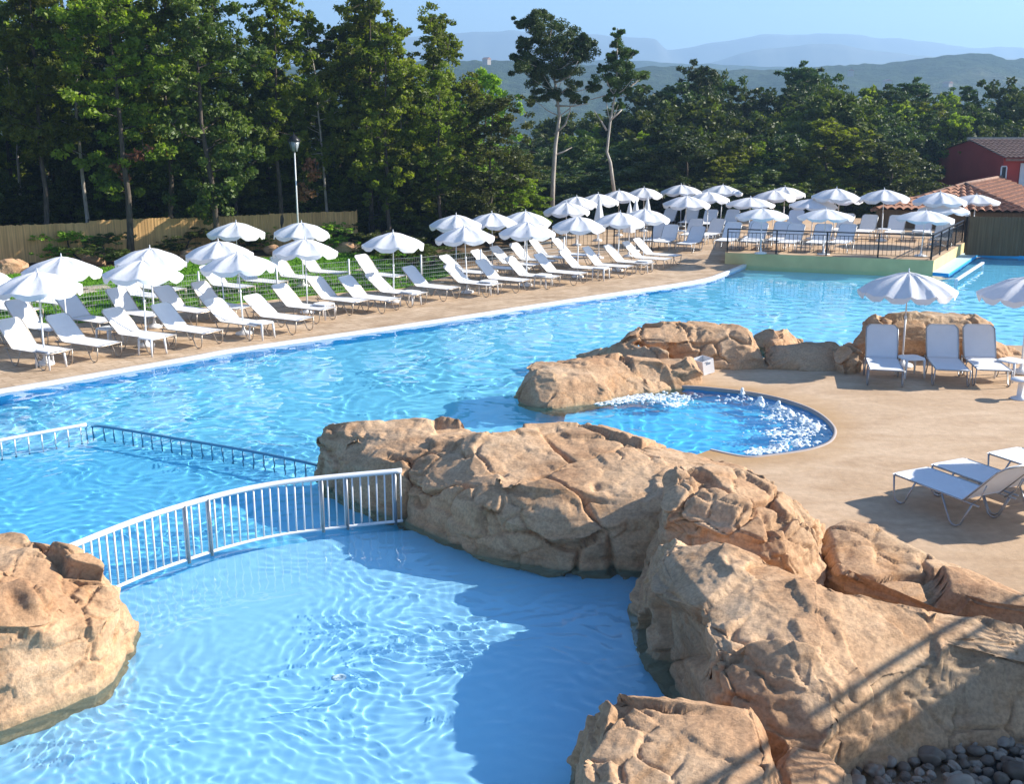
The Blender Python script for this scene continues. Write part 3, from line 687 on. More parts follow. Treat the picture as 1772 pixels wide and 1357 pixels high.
# ------------------------------------------------------------------ parasols
def make_parasol(N=8, Rr=1.0, H=2.08, drop=.34, val=.12, seed=1, canvas='canvas'):
    root = empty('parasol'); rg = random.Random(seed)
    n_sub = 8; NA = N * n_sub; NR = 10
    v = []; f = []
    def prof(t): return H - .03 - drop * (.35 * t + .65 * t ** 2.1) 
    for i in range(NR + 1):
        t = .035 + (1 - .035) * i / NR
        for k in range(NA):
            th = 2 * math.pi * k / NA; q = abs(((k / n_sub) % 1) * 2 - 1)      # 1 at a rib, 0 mid panel
            m = 1 - q
            rr = Rr * t * (1 - .055 * math.sin(math.pi * .5 * m) ** 1) ; z = prof(t) - .085 * t * math.sin(math.pi * .5 * m) * (1.15 - t * .5) + .008 * math.sin(k * 1.7 + i)
            v.append((rr * math.cos(th), rr * math.sin(th), z))
    for i in range(NR):
        for k in range(NA): f.append((i * NA + k, i * NA + (k + 1) % NA, (i + 1) * NA + (k + 1) % NA, (i + 1) * NA + k))
    f.append(tuple(range(NA))[::-1])
    m = MB(); m.add(v, f, True); cn = m.build('canopy', M[canvas], root)
    v = []; f = []
    for j in range(4):
        for k in range(NA):
            th = 2 * math.pi * k / NA; q = abs(((k / n_sub) % 1) * 2 - 1); mm = 1 - q
            rr = Rr * (1 - .055 * math.sin(math.pi * .5 * mm)) + .003 + .012 * math.sin(k * .9) * j / 3
            zt = prof(1) - .085 * math.sin(math.pi * .5 * mm) * .65 + .008 * math.sin(k * 1.7 + NR)
            depth = val * (.45 + .55 * math.sin(math.pi * .5 * min(1, mm * 1.6)))
            v.append((rr * math.cos(th), rr * math.sin(th), zt + .004 - depth * j / 3))
    for j in range(3):
        for k in range(NA): f.append((j * NA + k, (j + 1) * NA + k, (j + 1) * NA + (k + 1) % NA, j * NA + (k + 1) % NA))
    m = MB(); m.add(v, f, True); m.build('valance', M[canvas], cn)
    m = MB(); m.tube([(0, 0, .03), (0, 0, 1.1)], .021, 8); m.tube([(0, 0, 1.08), (0, 0, H - .06)], .016, 8); m.lathe([(.028, 1.06), (.032, 1.09), (.028, 1.12)], 8); m.build('pole', M['white_paint'], root)
    m = MB(); m.lathe([(.022, H - .05), (.03, H - .03), (.012, H), (.014, H + .03), (.004, H + .06)], 8); m.build('finial', M['white_paint'], root)
    m = MB(); m.lathe([(.21, 0), (.23, .02), (.22, .06), (.06, .10), (.035, .16), (.034, .26), (.024, .27)], 16); m.build('base', M['plastic'], root)
    m = MB()
    for k in range(N):
        a = 2 * math.pi * k / N; c, s_ = math.cos(a), math.sin(a)
        m.tube([(Rr * t * c, Rr * t * s_, prof(t) - .012) for t in (.03, .3, .6, .97)], .005, 4)
        m.tube([(.02 * c, .02 * s_, H - .52), (Rr * .5 * c, Rr * .5 * s_, prof(.5) - .015)], .005, 4)
    m.build('rib_frame', M['white_paint'], root)
    return root
protoU = make_parasol(); protoV = make_parasol(12, 1.02, 2.1, .38, .12, 3)
def parasol(proto, px, py, z, label, group, H=2.1, sc=1., tilt=.03, sz=1.):
    k = proto.name
    o = proto if k not in used else copy_tree(proto); used[k] = 1
    p = at(px, py, z + (H + .06) * sz)
    tx, ty = rng.uniform(-tilt, tilt), rng.uniform(-tilt, tilt)
    o.location = (p.x - ty * H, p.y + tx * H, z); o.rotation_euler = (tx, ty, rng.uniform(0, 6.28)); o.scale = (sc, sc, sz)
    return tag(o, label, 'parasol', group)
PL = [(-45, 455), (58.5, 465), (101, 440), (246, 445), (259, 425), (384.6, 413), (401.6, 381), (417, 432), (523, 381), (525, 410), (678, 398), (786, 368), (811, 388), (851, 365), (909, 362), (913, 380), (982, 347), (1000, 337), (1003, 371), (1037.6, 332), (1068, 364), (1073, 326.5), (1116.5, 322), (1116, 358)]
for i, (px, py) in enumerate(PL):
    parasol(protoU, px, py, 0, 'white scalloped parasol over the left poolside loungers, %s apex from the left' % ordw(i + 1), 'white parasols over the left poolside', H=2.05, sc=.91)
PR = sorted([(1180, 317, 0), (1189, 336, 0), (1227, 329, 0), (1250.6, 317.4, 0), (1300, 339, TZ), (1319, 358, TZ), (1342, 326, 0), (1361, 320.6, 0), (1406, 341, TZ), (1431, 359, TZ), (1448, 323, TZ), (1452.5, 333, TZ), (1531, 324.6, TZ), (1597, 361, TZ), (1628, 329, TZ), (1635, 349, TZ), (1688, 334, TZ)])
for i, (px, py, z) in enumerate(PR):
    parasol(protoU, px, py, z, 'white scalloped parasol among the far terrace loungers, %s apex from the left' % ordw(i + 1), 'white parasols over the far terrace', H=2.05, sc=1.0, sz=(.8 if py > 332 else 1.) if z else 1.)
parasol(protoV, 1577, 463, 0, 'large white many-ribbed parasol above the small table before the layered rock', 'large parasols on the whirlpool terrace', tilt=.015)
parasol(protoV, 1786, 470, 0, 'large white parasol cut off by the right edge of the photo', 'large parasols on the whirlpool terrace', tilt=.015)
pu = at(1585, 898); o = copy_tree(protoV); o.location = (pu.x + SD.x / SD.z * 1.85, pu.y + SD.y / SD.z * 1.85, 0); tag(o, 'large white parasol outside the right edge shading the nearest loungers', 'parasol', 'large parasols on the whirlpool terrace')
# closed parasols
def closed(px, py, lb, s_=1.):
    p = at(px, py, 2.3 * s_); root = empty('closed_parasol', (p.x, p.y, 0))
    v = []; NA = 24; pr = [(.015, 2.28), (.04, 2.2), (.09, 1.9), (.15, 1.5), (.20, 1.15), (.19, 1.05)]
    for r, z in pr:
        for k in range(NA): a = 2 * math.pi * k / NA; rr = r * (1 + .22 * math.sin(4 * a + z) + .1 * math.sin(k * 2.2)); v.append((rr * math.cos(a), rr * math.sin(a), z * s_))
    f = [(i * NA + k, i * NA + (k + 1) % NA, (i + 1) * NA + (k + 1) % NA, (i + 1) * NA + k) for i in range(len(pr) - 1) for k in range(NA)] + [tuple(range(NA))[::-1]]
    MB().add(v, f, True).build('folded_canopy', M['canvas'], root)
    MB().tube([(0, 0, .03), (0, 0, 2.36 * s_)], .02, 8).build('pole', M['white_paint'], root)
    MB().lathe([(.2, 0), (.21, .05), (.04, .1), (.03, .2)], 12).build('base', M['plastic'], root)
    tag(root, lb, 'parasol', 'folded white parasols')
closed(1037.7, 342, 'folded white parasol, largest of the four, standing apart to the left of the others')
closed(1090, 350.7, 'folded white parasol, leftmost tip of the three close together', .9)
closed(1101, 345, 'folded white parasol, middle tip of the three close together', .9)
closed(1121, 342, 'folded white parasol, rightmost tip of the three close together', .9)
# ------------------------------------------------------------------ low plastic tables
def make_table(h=.42):
    root = empty('side_table')
    m = MB(); v = []; n = 32
    prof = [(.0, h), (.225, h), (.24, h - .008), (.245, h - .03), (.235, h - .035)]
    for r, z in prof[1:]:
        for k in range(n):
            a = 2 * math.pi * k / n; sq = (abs(math.cos(a)) ** 4 + abs(math.sin(a)) ** 4) ** -.25
            v.append((r * sq * math.cos(a), r * sq * math.sin(a), z))
    f = [(i * n + k, (i + 1) * n + k, (i + 1) * n + (k + 1) % n, i * n + (k + 1) % n) for i in range(3) for k in range(n)] + [tuple(range(n)), tuple(range(3 * n, 4 * n))[::-1]]
    m.add(v, f); m.build('table_top', M['plastic'], root)
    for a in (-1, 1):
        for b in (-1, 1):
            m = MB(); m.tube([(a * .19, b * .19, h - .03), (a * .205, b * .205, .2), (a * .215, b * .215, 0)], [.03, .024, .02], 8); m.build('leg', M['plastic'], root)
    return root
protoT = make_table()
tabs = [(86, 603, 'low white plastic table between the first and second front-row loungers'), (262, 582, 'low white plastic table between the third and fourth front-row loungers'), (452, 556, 'low white plastic table between the fifth and sixth front-row loungers'), (560, 524, 'low white plastic table behind the gap after the sixth front-row lounger'),
        (710, 503, 'low white plastic table left of the lounger near the dark bush'), (845, 485, 'low white plastic table among the loungers right of the dark bush'), (940, 474, 'low white plastic table amid the front row near the dark railings'), (1040, 462, 'low white plastic table in the right half of the front row'), (1115, 450, 'low white plastic table near the right end of the front row'),
        (1577, 617, 'small white table between the first two right-deck loungers, under the large parasol'), (1752, 622, 'small white table at the right edge beside the third right-deck lounger'), (188, 566, 'low white plastic table between two second-row loungers on the far left')]
for i, (px, py, lb) in enumerate(tabs):
    o = protoT if i == 0 else copy_tree(protoT); p = at(px, py, .42); o.location = (p.x, p.y, 0); o.rotation_euler = (0, 0, R(60 if i < 9 or i == 11 else 8))
    if i == 10: o.rotation_euler = (0, 0, R(30))
    tag(o, lb, 'side table', 'low white side tables')
ft = [(1215, 405), (1180, 398), (1345, 405), (1420, 408), (1460, 400), (1530, 395), (1590, 398)]
for i, (px, py) in enumerate(ft):
    o = copy_tree(protoT); z = 0 if px < 1250 else TZ; p = at(px, py, z + .42); o.location = (p.x, p.y, z)
    tag(o, 'small white table among the far terrace loungers, %s from the left' % ordw(i + 1), 'side table', 'low white side tables on the far terrace')
# round white stool/planter cut by the frame at the right
r_ = empty('pedestal_table', tuple(at(1764, 690)));
MB().lathe([(.0, .40), (.19, .40), (.20, .38), (.19, .36)], 24).build('round_top', M['plastic'], r_)
MB().lathe([(.17, 0), (.17, .02), (.06, .06), (.05, .35), (.12, .37)], 20).build('pedestal', M['plastic'], r_)
tag(r_, 'round white plastic pedestal table at the right edge in front of the third lounger', 'table')
# ------------------------------------------------------------------ crate wedged between rocks
cp = at(1218, 645); r_ = empty('plastic_crate', (cp.x, cp.y, 0), R(-62)); r_.scale = (.72, .72, .85); r_.rotation_euler = (R(10), 0, R(-62))
m = MB()
for (c, d_) in (((0, -.2, .2), (.5, .015, .36)), ((0, .2, .2), (.5, .015, .36)), ((-.25, 0, .2), (.015, .385, .36)), ((0, 0, .03), (.485, .385, .015))): m.box(c, d_)
for (c, d_) in (((.25, -.14, .2), (.015, .11, .36)), ((.25, .14, .2), (.015, .11, .36)), ((.25, 0, .14), (.015, .17, .24)), ((.25, 0, .36), (.015, .17, .04))): m.box(c, d_)
m.build('crate_body', M['plastic'], r_)
MB().tube([(.262, -.09, .34), (.262, .09, .34)], .012, 6).build('handle', M['plastic'], r_)
tag(r_, 'white plastic crate with a hand slot wedged beside the whirlpool ridge', 'crate')
# ------------------------------------------------------------------ arched pool railing
def resample(pts, step):
    out = [Vector(pts[0])]; acc = 0
    for a, b in zip(pts[:-1], pts[1:]):
        a = Vector(a); b = Vector(b); L = (b - a).length; t = step - acc
        while t <= L: out.append(a + (b - a) * (t / L)); t += step
        acc = (L - (t - step))
    return out
rl = smooth_poly([at2(*p) for p in [(112, 1056), (284, 981), (470, 927), (697, 899.5)]], 14, False)
ip = at(587, 1196, -.34); inl = empty('floor_inlet', tuple(ip)); MB().lathe([(.075, .002), (.075, .012), (.06, .02), (.045, .02), (.04, .008)], 24).build('ring', M['plastic'], inl).cycles.is_caustics_receiver = True; tag(inl, 'small round white inlet fitting on the floor of the shallow pool', 'pool fitting')
root = empty('pool_railing', (rl[0][0], rl[0][1], 0)); base0 = Vector((rl[0][0], rl[0][1], 0))
RH = .70
MB().tube([Vector((p[0], p[1], RH)) - base0 for p in rl], .035, 10).build('top_rail', M['white_paint'], root)
MB().tube([Vector((p[0], p[1], -.01)) - base0 for p in rl], .022, 8).build('bottom_rail', M['white_paint'], root)
bars = resample([(p[0], p[1], 0) for p in rl], .108)
for i, p in enumerate(bars):
    q = p - base0
    if i in (16, 19, 33, 36, len(bars) - 2): MB().tube([q + Vector((.03, 0, -.06)), q + Vector((.03, 0, RH))], .022, 8).build('post', M['steel'], root)
    MB().tube([q + Vector((0, 0, -.02)), q + Vector((0, 0, RH))], .012, 6).build('baluster', M['white_paint'], root)
tag(root, 'white curved railing with upright bars arching between the left boulder and the flat boulder', 'railing')
# low rails at water level round the middle basin
def lowrail(pts, mat, z, lb, step, n_r=.03):
    P = [Vector((*at2(*p), z)) for p in pts]; o0 = Vector((P[0].x, P[0].y, 0)); root = empty('low_water_rail', tuple(o0))
    Ps = [Vector((a, b, z)) for a, b in smooth_poly([(p.x, p.y) for p in P], 4, False)] if len(P) > 2 else P
    MB().tube([p - o0 for p in Ps], n_r, 8).build('top_rail', mat, root)
    for p in resample(Ps, step):
        q = p - o0; MB().tube([q, Vector((q.x, q.y, -.7))], .014, 5).build('baluster', mat, root)
    tag(root, lb, 'railing', 'low rails at the waterline')
lowrail([(-120, 797), (0, 772), (90, 755), (150, 744)], M['white_paint'], .10, 'low white rail just above the water at the left edge, left of its corner', .22)
lowrail([(150, 746), (172, 741), (300, 762), (430, 784), (552, 809)], M['rail_shade_blue'], .04, 'low white rail at the waterline, its backlit side coloured in dark blue, running from its corner to the flat boulder', .22, .026)
# white lane beam in the far pool
a = at(1655, 484, .12); b = at(1701, 454, .12)
MB().beam(a, b, .10, .06).beam(a, a + Vector((0, 0, -1.2)), .08, .08).beam(b, b + Vector((0, 0, -1.2)), .08, .08).build('pool_beam', M['white_paint'])
tag(bpy.data.objects['pool_beam'], 'white beam lying at the water surface beyond the large parasol', 'beam')
# ------------------------------------------------------------------ black terrace railing
def black_rail(a, b, z, lb, H=.86, step=.145, name='terrace_railing', m=None, post=1.6):
    a = Vector((a[0], a[1], z)); b = Vector((b[0], b[1], z)); root = empty(name, tuple(a)); d = b - a; L = d.length; d.normalize(); m = m or M['black_paint']
    MB().beam((0, 0, H), d * L + Vector((0, 0, H)), .05, .04).build('top_rail', m, root)
    MB().beam((0, 0, H - .12), d * L + Vector((0, 0, H - .12)), .02, .02).beam((0, 0, .1), d * L + Vector((0, 0, .1)), .02, .02).build('lower_rail', m, root)
    n = max(1, round(L / post))
    for i in range(n + 1):
        q = d * (L * i / n); MB().beam(q, q + Vector((0, 0, H)), .045, .045).build('post', m, root)
    k = int(L / step); kk = 0
    for i in range(1, k):
        t = i * L / k
        if min(abs(t - L * j / n) for j in range(n + 1)) < .05: continue
        q = d * t; MB().beam(q + Vector((0, 0, .1)), q + Vector((0, 0, H - .12)), .014, .014).build('baluster', m, root)
    return tag(root, lb, 'railing', 'black metal railings')
dA = (Vector(B_) - Vector(A_)).normalized(); dB = (Vector(C_) - Vector(B_)).normalized()
inn = Vector((-dA.y, dA.x)) * .12
black_rail(Vector(A_) + inn + dA * .05, Vector(B_) + inn - dA * .1, TZ, 'black metal railing with thin bars along the front of the ochre terrace wall')
inn2 = Vector((-dB.y, dB.x)) * .12
black_rail(Vector(B_) + inn2 + dB * .15, Vector(C_) + inn2, TZ, 'black metal railing running back along the right side of the terrace')
black_rail(at2(955, 428), at2(1050, 428), 0, 'dark metal railing with thin bars behind the middle of the lounger rows', .95, .16)
black_rail(at2(1062, 440), at2(1128, 432), 0, 'dark metal gate-like railing near the folded parasols', 1.0, .16)
# grey utility post near the terrace corner
pp = at(1668, 437); r_ = empty('terrace_post', tuple(pp)); MB().beam((0, 0, 0), (0, 0, 1.45), .12, .12).build('column', M['black_paint'], r_); MB().lathe([(.09, 1.45), (.09, 1.5), (.02, 1.56)], 10).build('cap', M['white_paint'], r_)
tag(r_, 'dark post with pale cap at the corner between terrace railing and brown screen', 'post')
# ------------------------------------------------------------------ white wire mesh fence
def wire_fence(px_pts, lb, H=.95):
    P = [at(*p) for p in px_pts]; o0 = P[0].copy(); root = empty('wire_mesh_fence', tuple(o0))
    pts = resample([tuple(p) for p in P], 2.4); 
    for i, (a, b) in enumerate(zip(pts[:-1], pts[1:])):
        d = (b - a); L = d.length; d.normalize(); m = MB(); a0 = a - o0
        k = int(L / .075)
        for j in range(1, k): q = a0 + d * (L * j / k); m.beam(q + Vector((0, 0, .05)), q + Vector((0, 0, H)), .005, .005)
        for z in (.06, .18, .30, .42, .54, .66, .78, .94): m.beam(a0 + d * .03 + Vector((0, 0, z)), a0 + d * (L - .03) + Vector((0, 0, z)), .007, .007)
        m.build('mesh_panel', M['grey_wire'], root)
    for p in pts: q = p - o0; MB().tube([q, q + Vector((0, 0, H + .07))], .028, 8).build('fence_post', M['white_paint'], root)
    return tag(root, lb, 'fence')
wire_fence([(-120, 590), (0, 576), (340, 531), (590, 505), (760, 493), (869, 479), (965, 460), (1030, 448)], 'white wire mesh fence between the lounger rows and the lawn')
# ------------------------------------------------------------------ lamp post
lp = at(518, 440); r_ = empty('street_lamp', tuple(lp)); Hh = hz_at(262, lp.y)
MB().tube([(0, 0, 0), (0, 0, Hh)], [.038, .026], 8).lathe([(.08, 0), (.08, .25), (.04, .35)], 10).build('pole', M['white_paint'], r_)
MB().lathe([(.26, Hh + .40), (.27, Hh + .43), (.12, Hh + .58), (.03, Hh + .64), (.01, Hh + .76)], 6).build('lantern_cap', M['black_paint'], r_)
MB().lathe([(.12, Hh + .02), (.22, Hh + .40)], 6).build('lantern_glass', simple('lantern_glass', (.30, .34, .36), .2), r_)
m = MB()
for k in range(6): a_ = math.pi * k / 3; m.beam((.125 * math.cos(a_), .125 * math.sin(a_), Hh + .02), (.225 * math.cos(a_), .225 * math.sin(a_), Hh + .40), .015, .015)
m.build('lantern_frame', M['black_paint'], r_)
tag(r_, 'white lamp post with a black four-sided lantern rising before the wood', 'street lamp')

# ------------------------------------------------------------------ lawn
lawn_poly = [at2(-300, 600), at2(0, 577), at2(340, 532), at2(590, 506), at2(700, 498), at2(800, 470), at2(745, 440), at2(655, 434), at2(470, 445), at2(330, 452), at2(180, 462), at2(0, 476), at2(-300, 500)]
tag(prism('lawn', lawn_poly, -.3, .012, M['lawn']), kind='structure')
# short blades on the lawn, denser than one could count
rg = np.random.default_rng(9); lx = np.array([p[0] for p in lawn_poly]); ly = np.array([p[1] for p in lawn_poly])
def inpoly(X, Y, px, py):
    ins = np.zeros(len(X), bool); j = len(px) - 1
    for i in range(len(px)):
        c = ((py[i] > Y) != (py[j] > Y)) & (X < (px[j] - px[i]) * (Y - py[i]) / (py[j] - py[i] + 1e-12) + px[i]); ins ^= c; j = i
    return ins
def blades(name, px, py, n, h, m, z=.012, wd=.02):
    X = rg.uniform(px.min(), px.max(), n); Y = rg.uniform(py.min(), py.max(), n); k = inpoly(X, Y, px, py); X = X[k]; Y = Y[k]; n = len(X)
    a = rg.uniform(0, 6.28, n); hh = h * rg.uniform(.5, 1.2, n); lx_, ly_ = rg.normal(0, .3, n) * hh, rg.normal(0, .3, n) * hh
    v = np.empty((n, 3, 3)); c, s_ = np.cos(a) * wd, np.sin(a) * wd
    v[:, 0] = np.stack([X - c, Y - s_, np.full(n, z)], 1); v[:, 1] = np.stack([X + c, Y + s_, np.full(n, z)], 1); v[:, 2] = np.stack([X + lx_, Y + ly_, z + hh], 1)
    return tri_mesh(name, v.reshape(-1, 3), 3, m)
def tri_mesh(name, v, k, m, parent=None, mi=None):
    n = len(v) // k; me = bpy.data.meshes.new(name); me.vertices.add(len(v)); me.vertices.foreach_set('co', v.ravel().astype(np.float32))
    me.loops.add(len(v)); me.loops.foreach_set('vertex_index', np.arange(len(v), dtype=np.int32)); me.polygons.add(n)
    me.polygons.foreach_set('loop_start', np.arange(n, dtype=np.int32) * k)
    me.update(calc_edges=True)
    for x in (m if isinstance(m, list) else [m]): me.materials.append(x)
    return link(name, me, parent)
tag(blades('grass', lx, ly, 60000, .07, M['lawn']), 'short green grass blades of the lawn behind the mesh fence', 'grass', kind='stuff')
# stepping slabs
M['slab'] = simple('pale_slab', (.50, .42, .32), .9, sc=4, var=.25)
for i, (px, py) in enumerate([(160, 500), (132, 507), (635, 467)]):
    p = at(px, py); o = prism('paving_slab', [(-.5, -.3), (.5, -.32), (.52, .3), (-.48, .33)], -.02, .03, M['slab']); o.location = (p.x, p.y, .02); o.rotation_euler = (0, 0, R(35 + 20 * i))
    tag(o, ['pale stone slab in the lawn above the left loungers, right one of two', 'pale stone slab in the lawn above the left loungers, left one of two', 'pale stone slab in the strip of lawn near the dark bush'][i], 'paving slab', 'stepping slabs in the lawn')
# ------------------------------------------------------------------ ground, valley, hills
def hfun(X, Y):
    h = np.full(X.shape, -.06)
    t = np.clip((Y - 62 + .35 * X) / 60, 0, 1); h = h - 14 * t * t * (3 - 2 * t)
    t = np.clip((Y - 150) / 700, 0, 1); h = h - 30 * t * t * (3 - 2 * t)
    return h
def grid_sheet(name, xs, ys, fn, m, hole=None):
    X, Y = np.meshgrid(xs, ys); Z = fn(X, Y); v = np.stack([X, Y, Z], -1).reshape(-1, 3)
    I = np.arange(X.size).reshape(X.shape); q = np.stack([I[:-1, :-1], I[:-1, 1:], I[1:, 1:], I[1:, :-1]], -1).reshape(-1, 4)
    if hole:
        cx = v[q].mean(1); k = inpoly(cx[:, 0], cx[:, 1], np.array([p[0] for p in hole]), np.array([p[1] for p in hole])); q = q[~k]
    me = bpy.data.meshes.new(name); me.vertices.add(len(v)); me.vertices.foreach_set('co', v.ravel()); me.loops.add(q.size); me.loops.foreach_set('vertex_index', q.ravel().astype(np.int32))
    me.polygons.add(len(q)); me.polygons.foreach_set('loop_start', np.arange(len(q), dtype=np.int32) * 4); me.polygons.foreach_set('use_smooth', [True] * len(q)); me.update(calc_edges=True); me.materials.append(m)
    return tag(link(name, me), kind='structure')
xs = np.concatenate([np.linspace(-2500, -60, 50), np.arange(-59, 60, 1.), np.linspace(60, 2500, 50)])
ys = np.concatenate([np.linspace(-300, -12, 16), np.arange(-10, 100, 1.), np.linspace(102, 900, 60)])
grid_sheet('ground', xs, ys, hfun, M['soil'], hole=[(-20, 4), (25, 4), (25, 46), (8, 46), (-20, 19)])
def ridge(name, prof, Y0, depth, m, seed, rough, n=400, nd=40, base=-60, wig=1., fq=30.):
    """prof: picture points of the skyline; the ridge is a real mound whose crest stands at distance Y0"""
    px = np.array([p[0] for p in prof], float); py = np.array([p[1] for p in prof], float)
    ps = np.linspace(px[0], px[-1], n); yy = np.interp(ps, px, py)
    ang = np.arctan((678 - yy) / F) - PITCH; crest = CAMH + Y0 * np.tan(ang)
    Xc = (ps - 886) / F * (Y0 * math.cos(PITCH))
    v = []
    for j in range(nd + 1):
        t = j / nd; y = Y0 + (t - .62) * depth
        sh = 1 - abs(t - .62) / (.62 if t < .62 else .38); sh = np.clip(sh, 0, 1); prof_ = sh ** .8 if t < .62 else sh
        P = np.stack([Xc / fq, np.full(n, y / fq), np.zeros(n)], 1)
        z = base + (crest - base) * prof_ + rough * fbm(P, seed, 4) * (1.2 - prof_ * .8) + wig * fbm(P * 9, seed + 5, 2)
        v.append(np.stack([Xc * (y / Y0) ** .3, np.full(n, y), z], 1))
    v = np.concatenate(v); I = np.arange(len(v)).reshape(nd + 1, n); q = np.stack([I[:-1, :-1], I[:-1, 1:], I[1:, 1:], I[1:, :-1]], -1).reshape(-1, 4)
    me = bpy.data.meshes.new(name); me.from_pydata(v.tolist(), [], q.tolist()); me.polygons.foreach_set('use_smooth', [True] * len(q)); me.materials.append(m)
    return tag(link(name, me), kind='structure')
ridge('wooded_hill', [(-500, 160), (300, 120), (680, 118), (760, 104), (860, 108), (950, 116), (1100, 112), (1300, 111), (1500, 104), (1600, 95), (1650, 92), (1690, 93), (1730, 103), (1772, 102), (1950, 112), (2300, 120)], 900, 620, M['hill'], 3, 7, 900, 70, base=-48, wig=1.1, fq=90)
ridge('mid_ridge', [(-500, 110), (900, 108), (1050, 100), (1150, 106), (1400, 112), (2300, 118)], 1700, 500, M['hill'], 8, 8, 300, 20, base=-48, wig=1.2, fq=200)
ridge('mountain', [(-500, 70), (700, 60), (830, 54), (920, 53), (1000, 55), (1060, 60), (1130, 63), (1150, 82), (1170, 84), (1230, 74), (1310, 59), (1360, 57), (1420, 53), (1460, 54), (1520, 64), (1600, 72), (1680, 78), (1772, 82), (2300, 95)], 3400, 900, M['mountain'], 14, 22, 500, 24, base=-48, wig=1.5, fq=300)
ridge('mountain_spur', [(1150, 118), (1300, 84), (1400, 76), (1450, 73), (1520, 84), (1650, 94), (1800, 104), (2300, 116)], 2600, 500, M['mountain'], 19, 14, 300, 20, base=-48, wig=1.2, fq=200)
M['house_white'] = simple('far_house_wall', (.40, .34, .28), .9)
for i, (px, py, Y) in enumerate([(737, 121, 820), (752, 117, 830), (762, 128, 800), (700, 128, 800), (1472, 124, 820), (1535, 142, 780), (1640, 146, 770), (842, 104, 850)]):
    z = hz_at(py, Y); x = x_at(px, Y, z); r_ = empty('hillside_house', (x, Y, z - 3), R(20 * i))
    m = MB(); m.box((0, 0, 2), (5, 4, 4)); m.build('wall', M['house_white'], r_)
    m = MB(); m.add([(-2.8, -2.4, 4), (2.8, -2.4, 4), (2.8, 2.4, 4), (-2.8, 2.4, 4), (-2.8, 0, 5.4), (2.8, 0, 5.4)], [(0, 1, 5, 4), (2, 3, 4, 5), (0, 4, 3), (1, 2, 5), (0, 3, 2, 1)]); m.build('roof', M['tile'], r_)
    tag(r_, 'tiny pale house far off on the wooded hill, %s from the left' % ordw(sorted([700, 737, 752, 762, 842, 1472, 1535, 1640]).index(px) + 1), 'house', 'tiny houses on the far hillside')
# ------------------------------------------------------------------ reed and heather screens
def screen(name, a, b, H, m, lb, wav=.05, zb=0., ragged=.02, cat='fence', seg=3.0):
    a = Vector((a[0], a[1], zb)); b = Vector((b[0], b[1], zb)); d = b - a; L = d.length; d.normalize(); nn = Vector((-d.y, d.x, 0))
    root = empty(name, tuple(a), math.atan2(d.y, d.x)); n = int(L / .06); rgn = random.Random(int(L * 10))
    k = max(1, round(L / seg)); v = []; f = []
    hh = [H + rgn.uniform(-.08, .05) for _ in range(k + 1)]
    for i in range(n + 1):
        t = i / n * L; h_ = hh[int(min(k, t / L * k))] + rgn.uniform(-ragged, ragged); o_ = wav * math.sin(t * .9) + .012 * math.sin(t * 52)
        v += [(t, o_ - .015, 0), (t, o_ - .015, h_), (t, o_ + .015, h_), (t, o_ + .015, 0)]
    for i in range(n):
        q = i * 4; f += [(q, q + 4, q + 5, q + 1), (q + 1, q + 5, q + 6, q + 2), (q + 2, q + 6, q + 7, q + 3)]
    MB().add(v, f).build('reed_panel', m, root)
    for i in range(k + 1):
        t = i / k * L; MB().tube([(t, wav + .05, -.1), (t, wav + .05, H + .05)], .04, 6).build('fence_post', M['bark'], root)
    return tag(root, lb, cat, 'reed screens')
scr = [(-420, 492), (0, 457), (160, 449), (300, 441), (470, 431), (620, 424)]
P_ = [at2(*p) for p in scr]
lbs = ['golden reed screen far left, behind the leftmost tree trunks', 'golden reed screen at the left edge under shaded trees', 'golden reed screen beside the thick dark trunk', 'golden reed screen behind the topmost left parasol', 'golden reed screen left of the dark mesh behind the lamp post']
for i in range(5): screen('reed_fence', P_[i], P_[i + 1], 1.48, M['bamboo'], lbs[i])
screen('heather_fence', at2(1672, 441), at2(1980, 448), 1.52, M['bamboo_brown'], 'dark brown heather screen standing behind the far pool at the right edge')
# dark mesh garden fence behind the lawn strip
black_rail(at2(640, 424), at2(770, 412), 0, 'dark fine mesh fence at the foot of the wood, left of the parasol cluster', 1.25, .09, 'garden_fence')
# ------------------------------------------------------------------ buildings
def tiled(root, name, L, Rr, TL, TR, m, roll=.24, course=.38, amp=.055):
    L, Rr, TL, TR = map(Vector, (L, Rr, TL, TR)); e = (Rr - L).normalized(); nrm = (Rr - L).cross(TL + (TR - TL) * .5 + Vector((0, 0, 1e-4)) - (L + Rr) * .5).normalized()
    if nrm.z < 0: nrm = -nrm
    W = (Rr - L).length; nc = int(W / roll * 8); H = ((TL + TR) * .5 - (L + Rr) * .5).length; nr_ = max(2, int(H / course)); v = []; rows = []
    for j in range(nr_ * 2):
        t = (j // 2 + (j % 2) * .999) / nr_; a = L + (TL - L) * t; b = Rr + (TR - Rr) * t
        for i in range(nc + 1):
            p = a + (b - a) * (i / nc); s_ = (p - L).dot(e)
            v.append(p + nrm * (amp * abs(math.sin(math.pi * s_ / roll)) * 1.2 + (.045 if j % 2 == 0 else 0) + .02))
    f = [(j * (nc + 1) + i, j * (nc + 1) + i + 1, (j + 1) * (nc + 1) + i + 1, (j + 1) * (nc + 1) + i) for j in range(nr_ * 2 - 1) for i in range(nc)]
    return MB().add(v, f).build(name, m, root)
hr = empty('red_house', (26, 59.3, -8))
Hx0, Hx1, Hy0, Hy1 = 0, 15, 0, 9.3; ez = 11.2; rz = 11.97
def H_(x, y, z): return (x, y, z)
mb = MB()
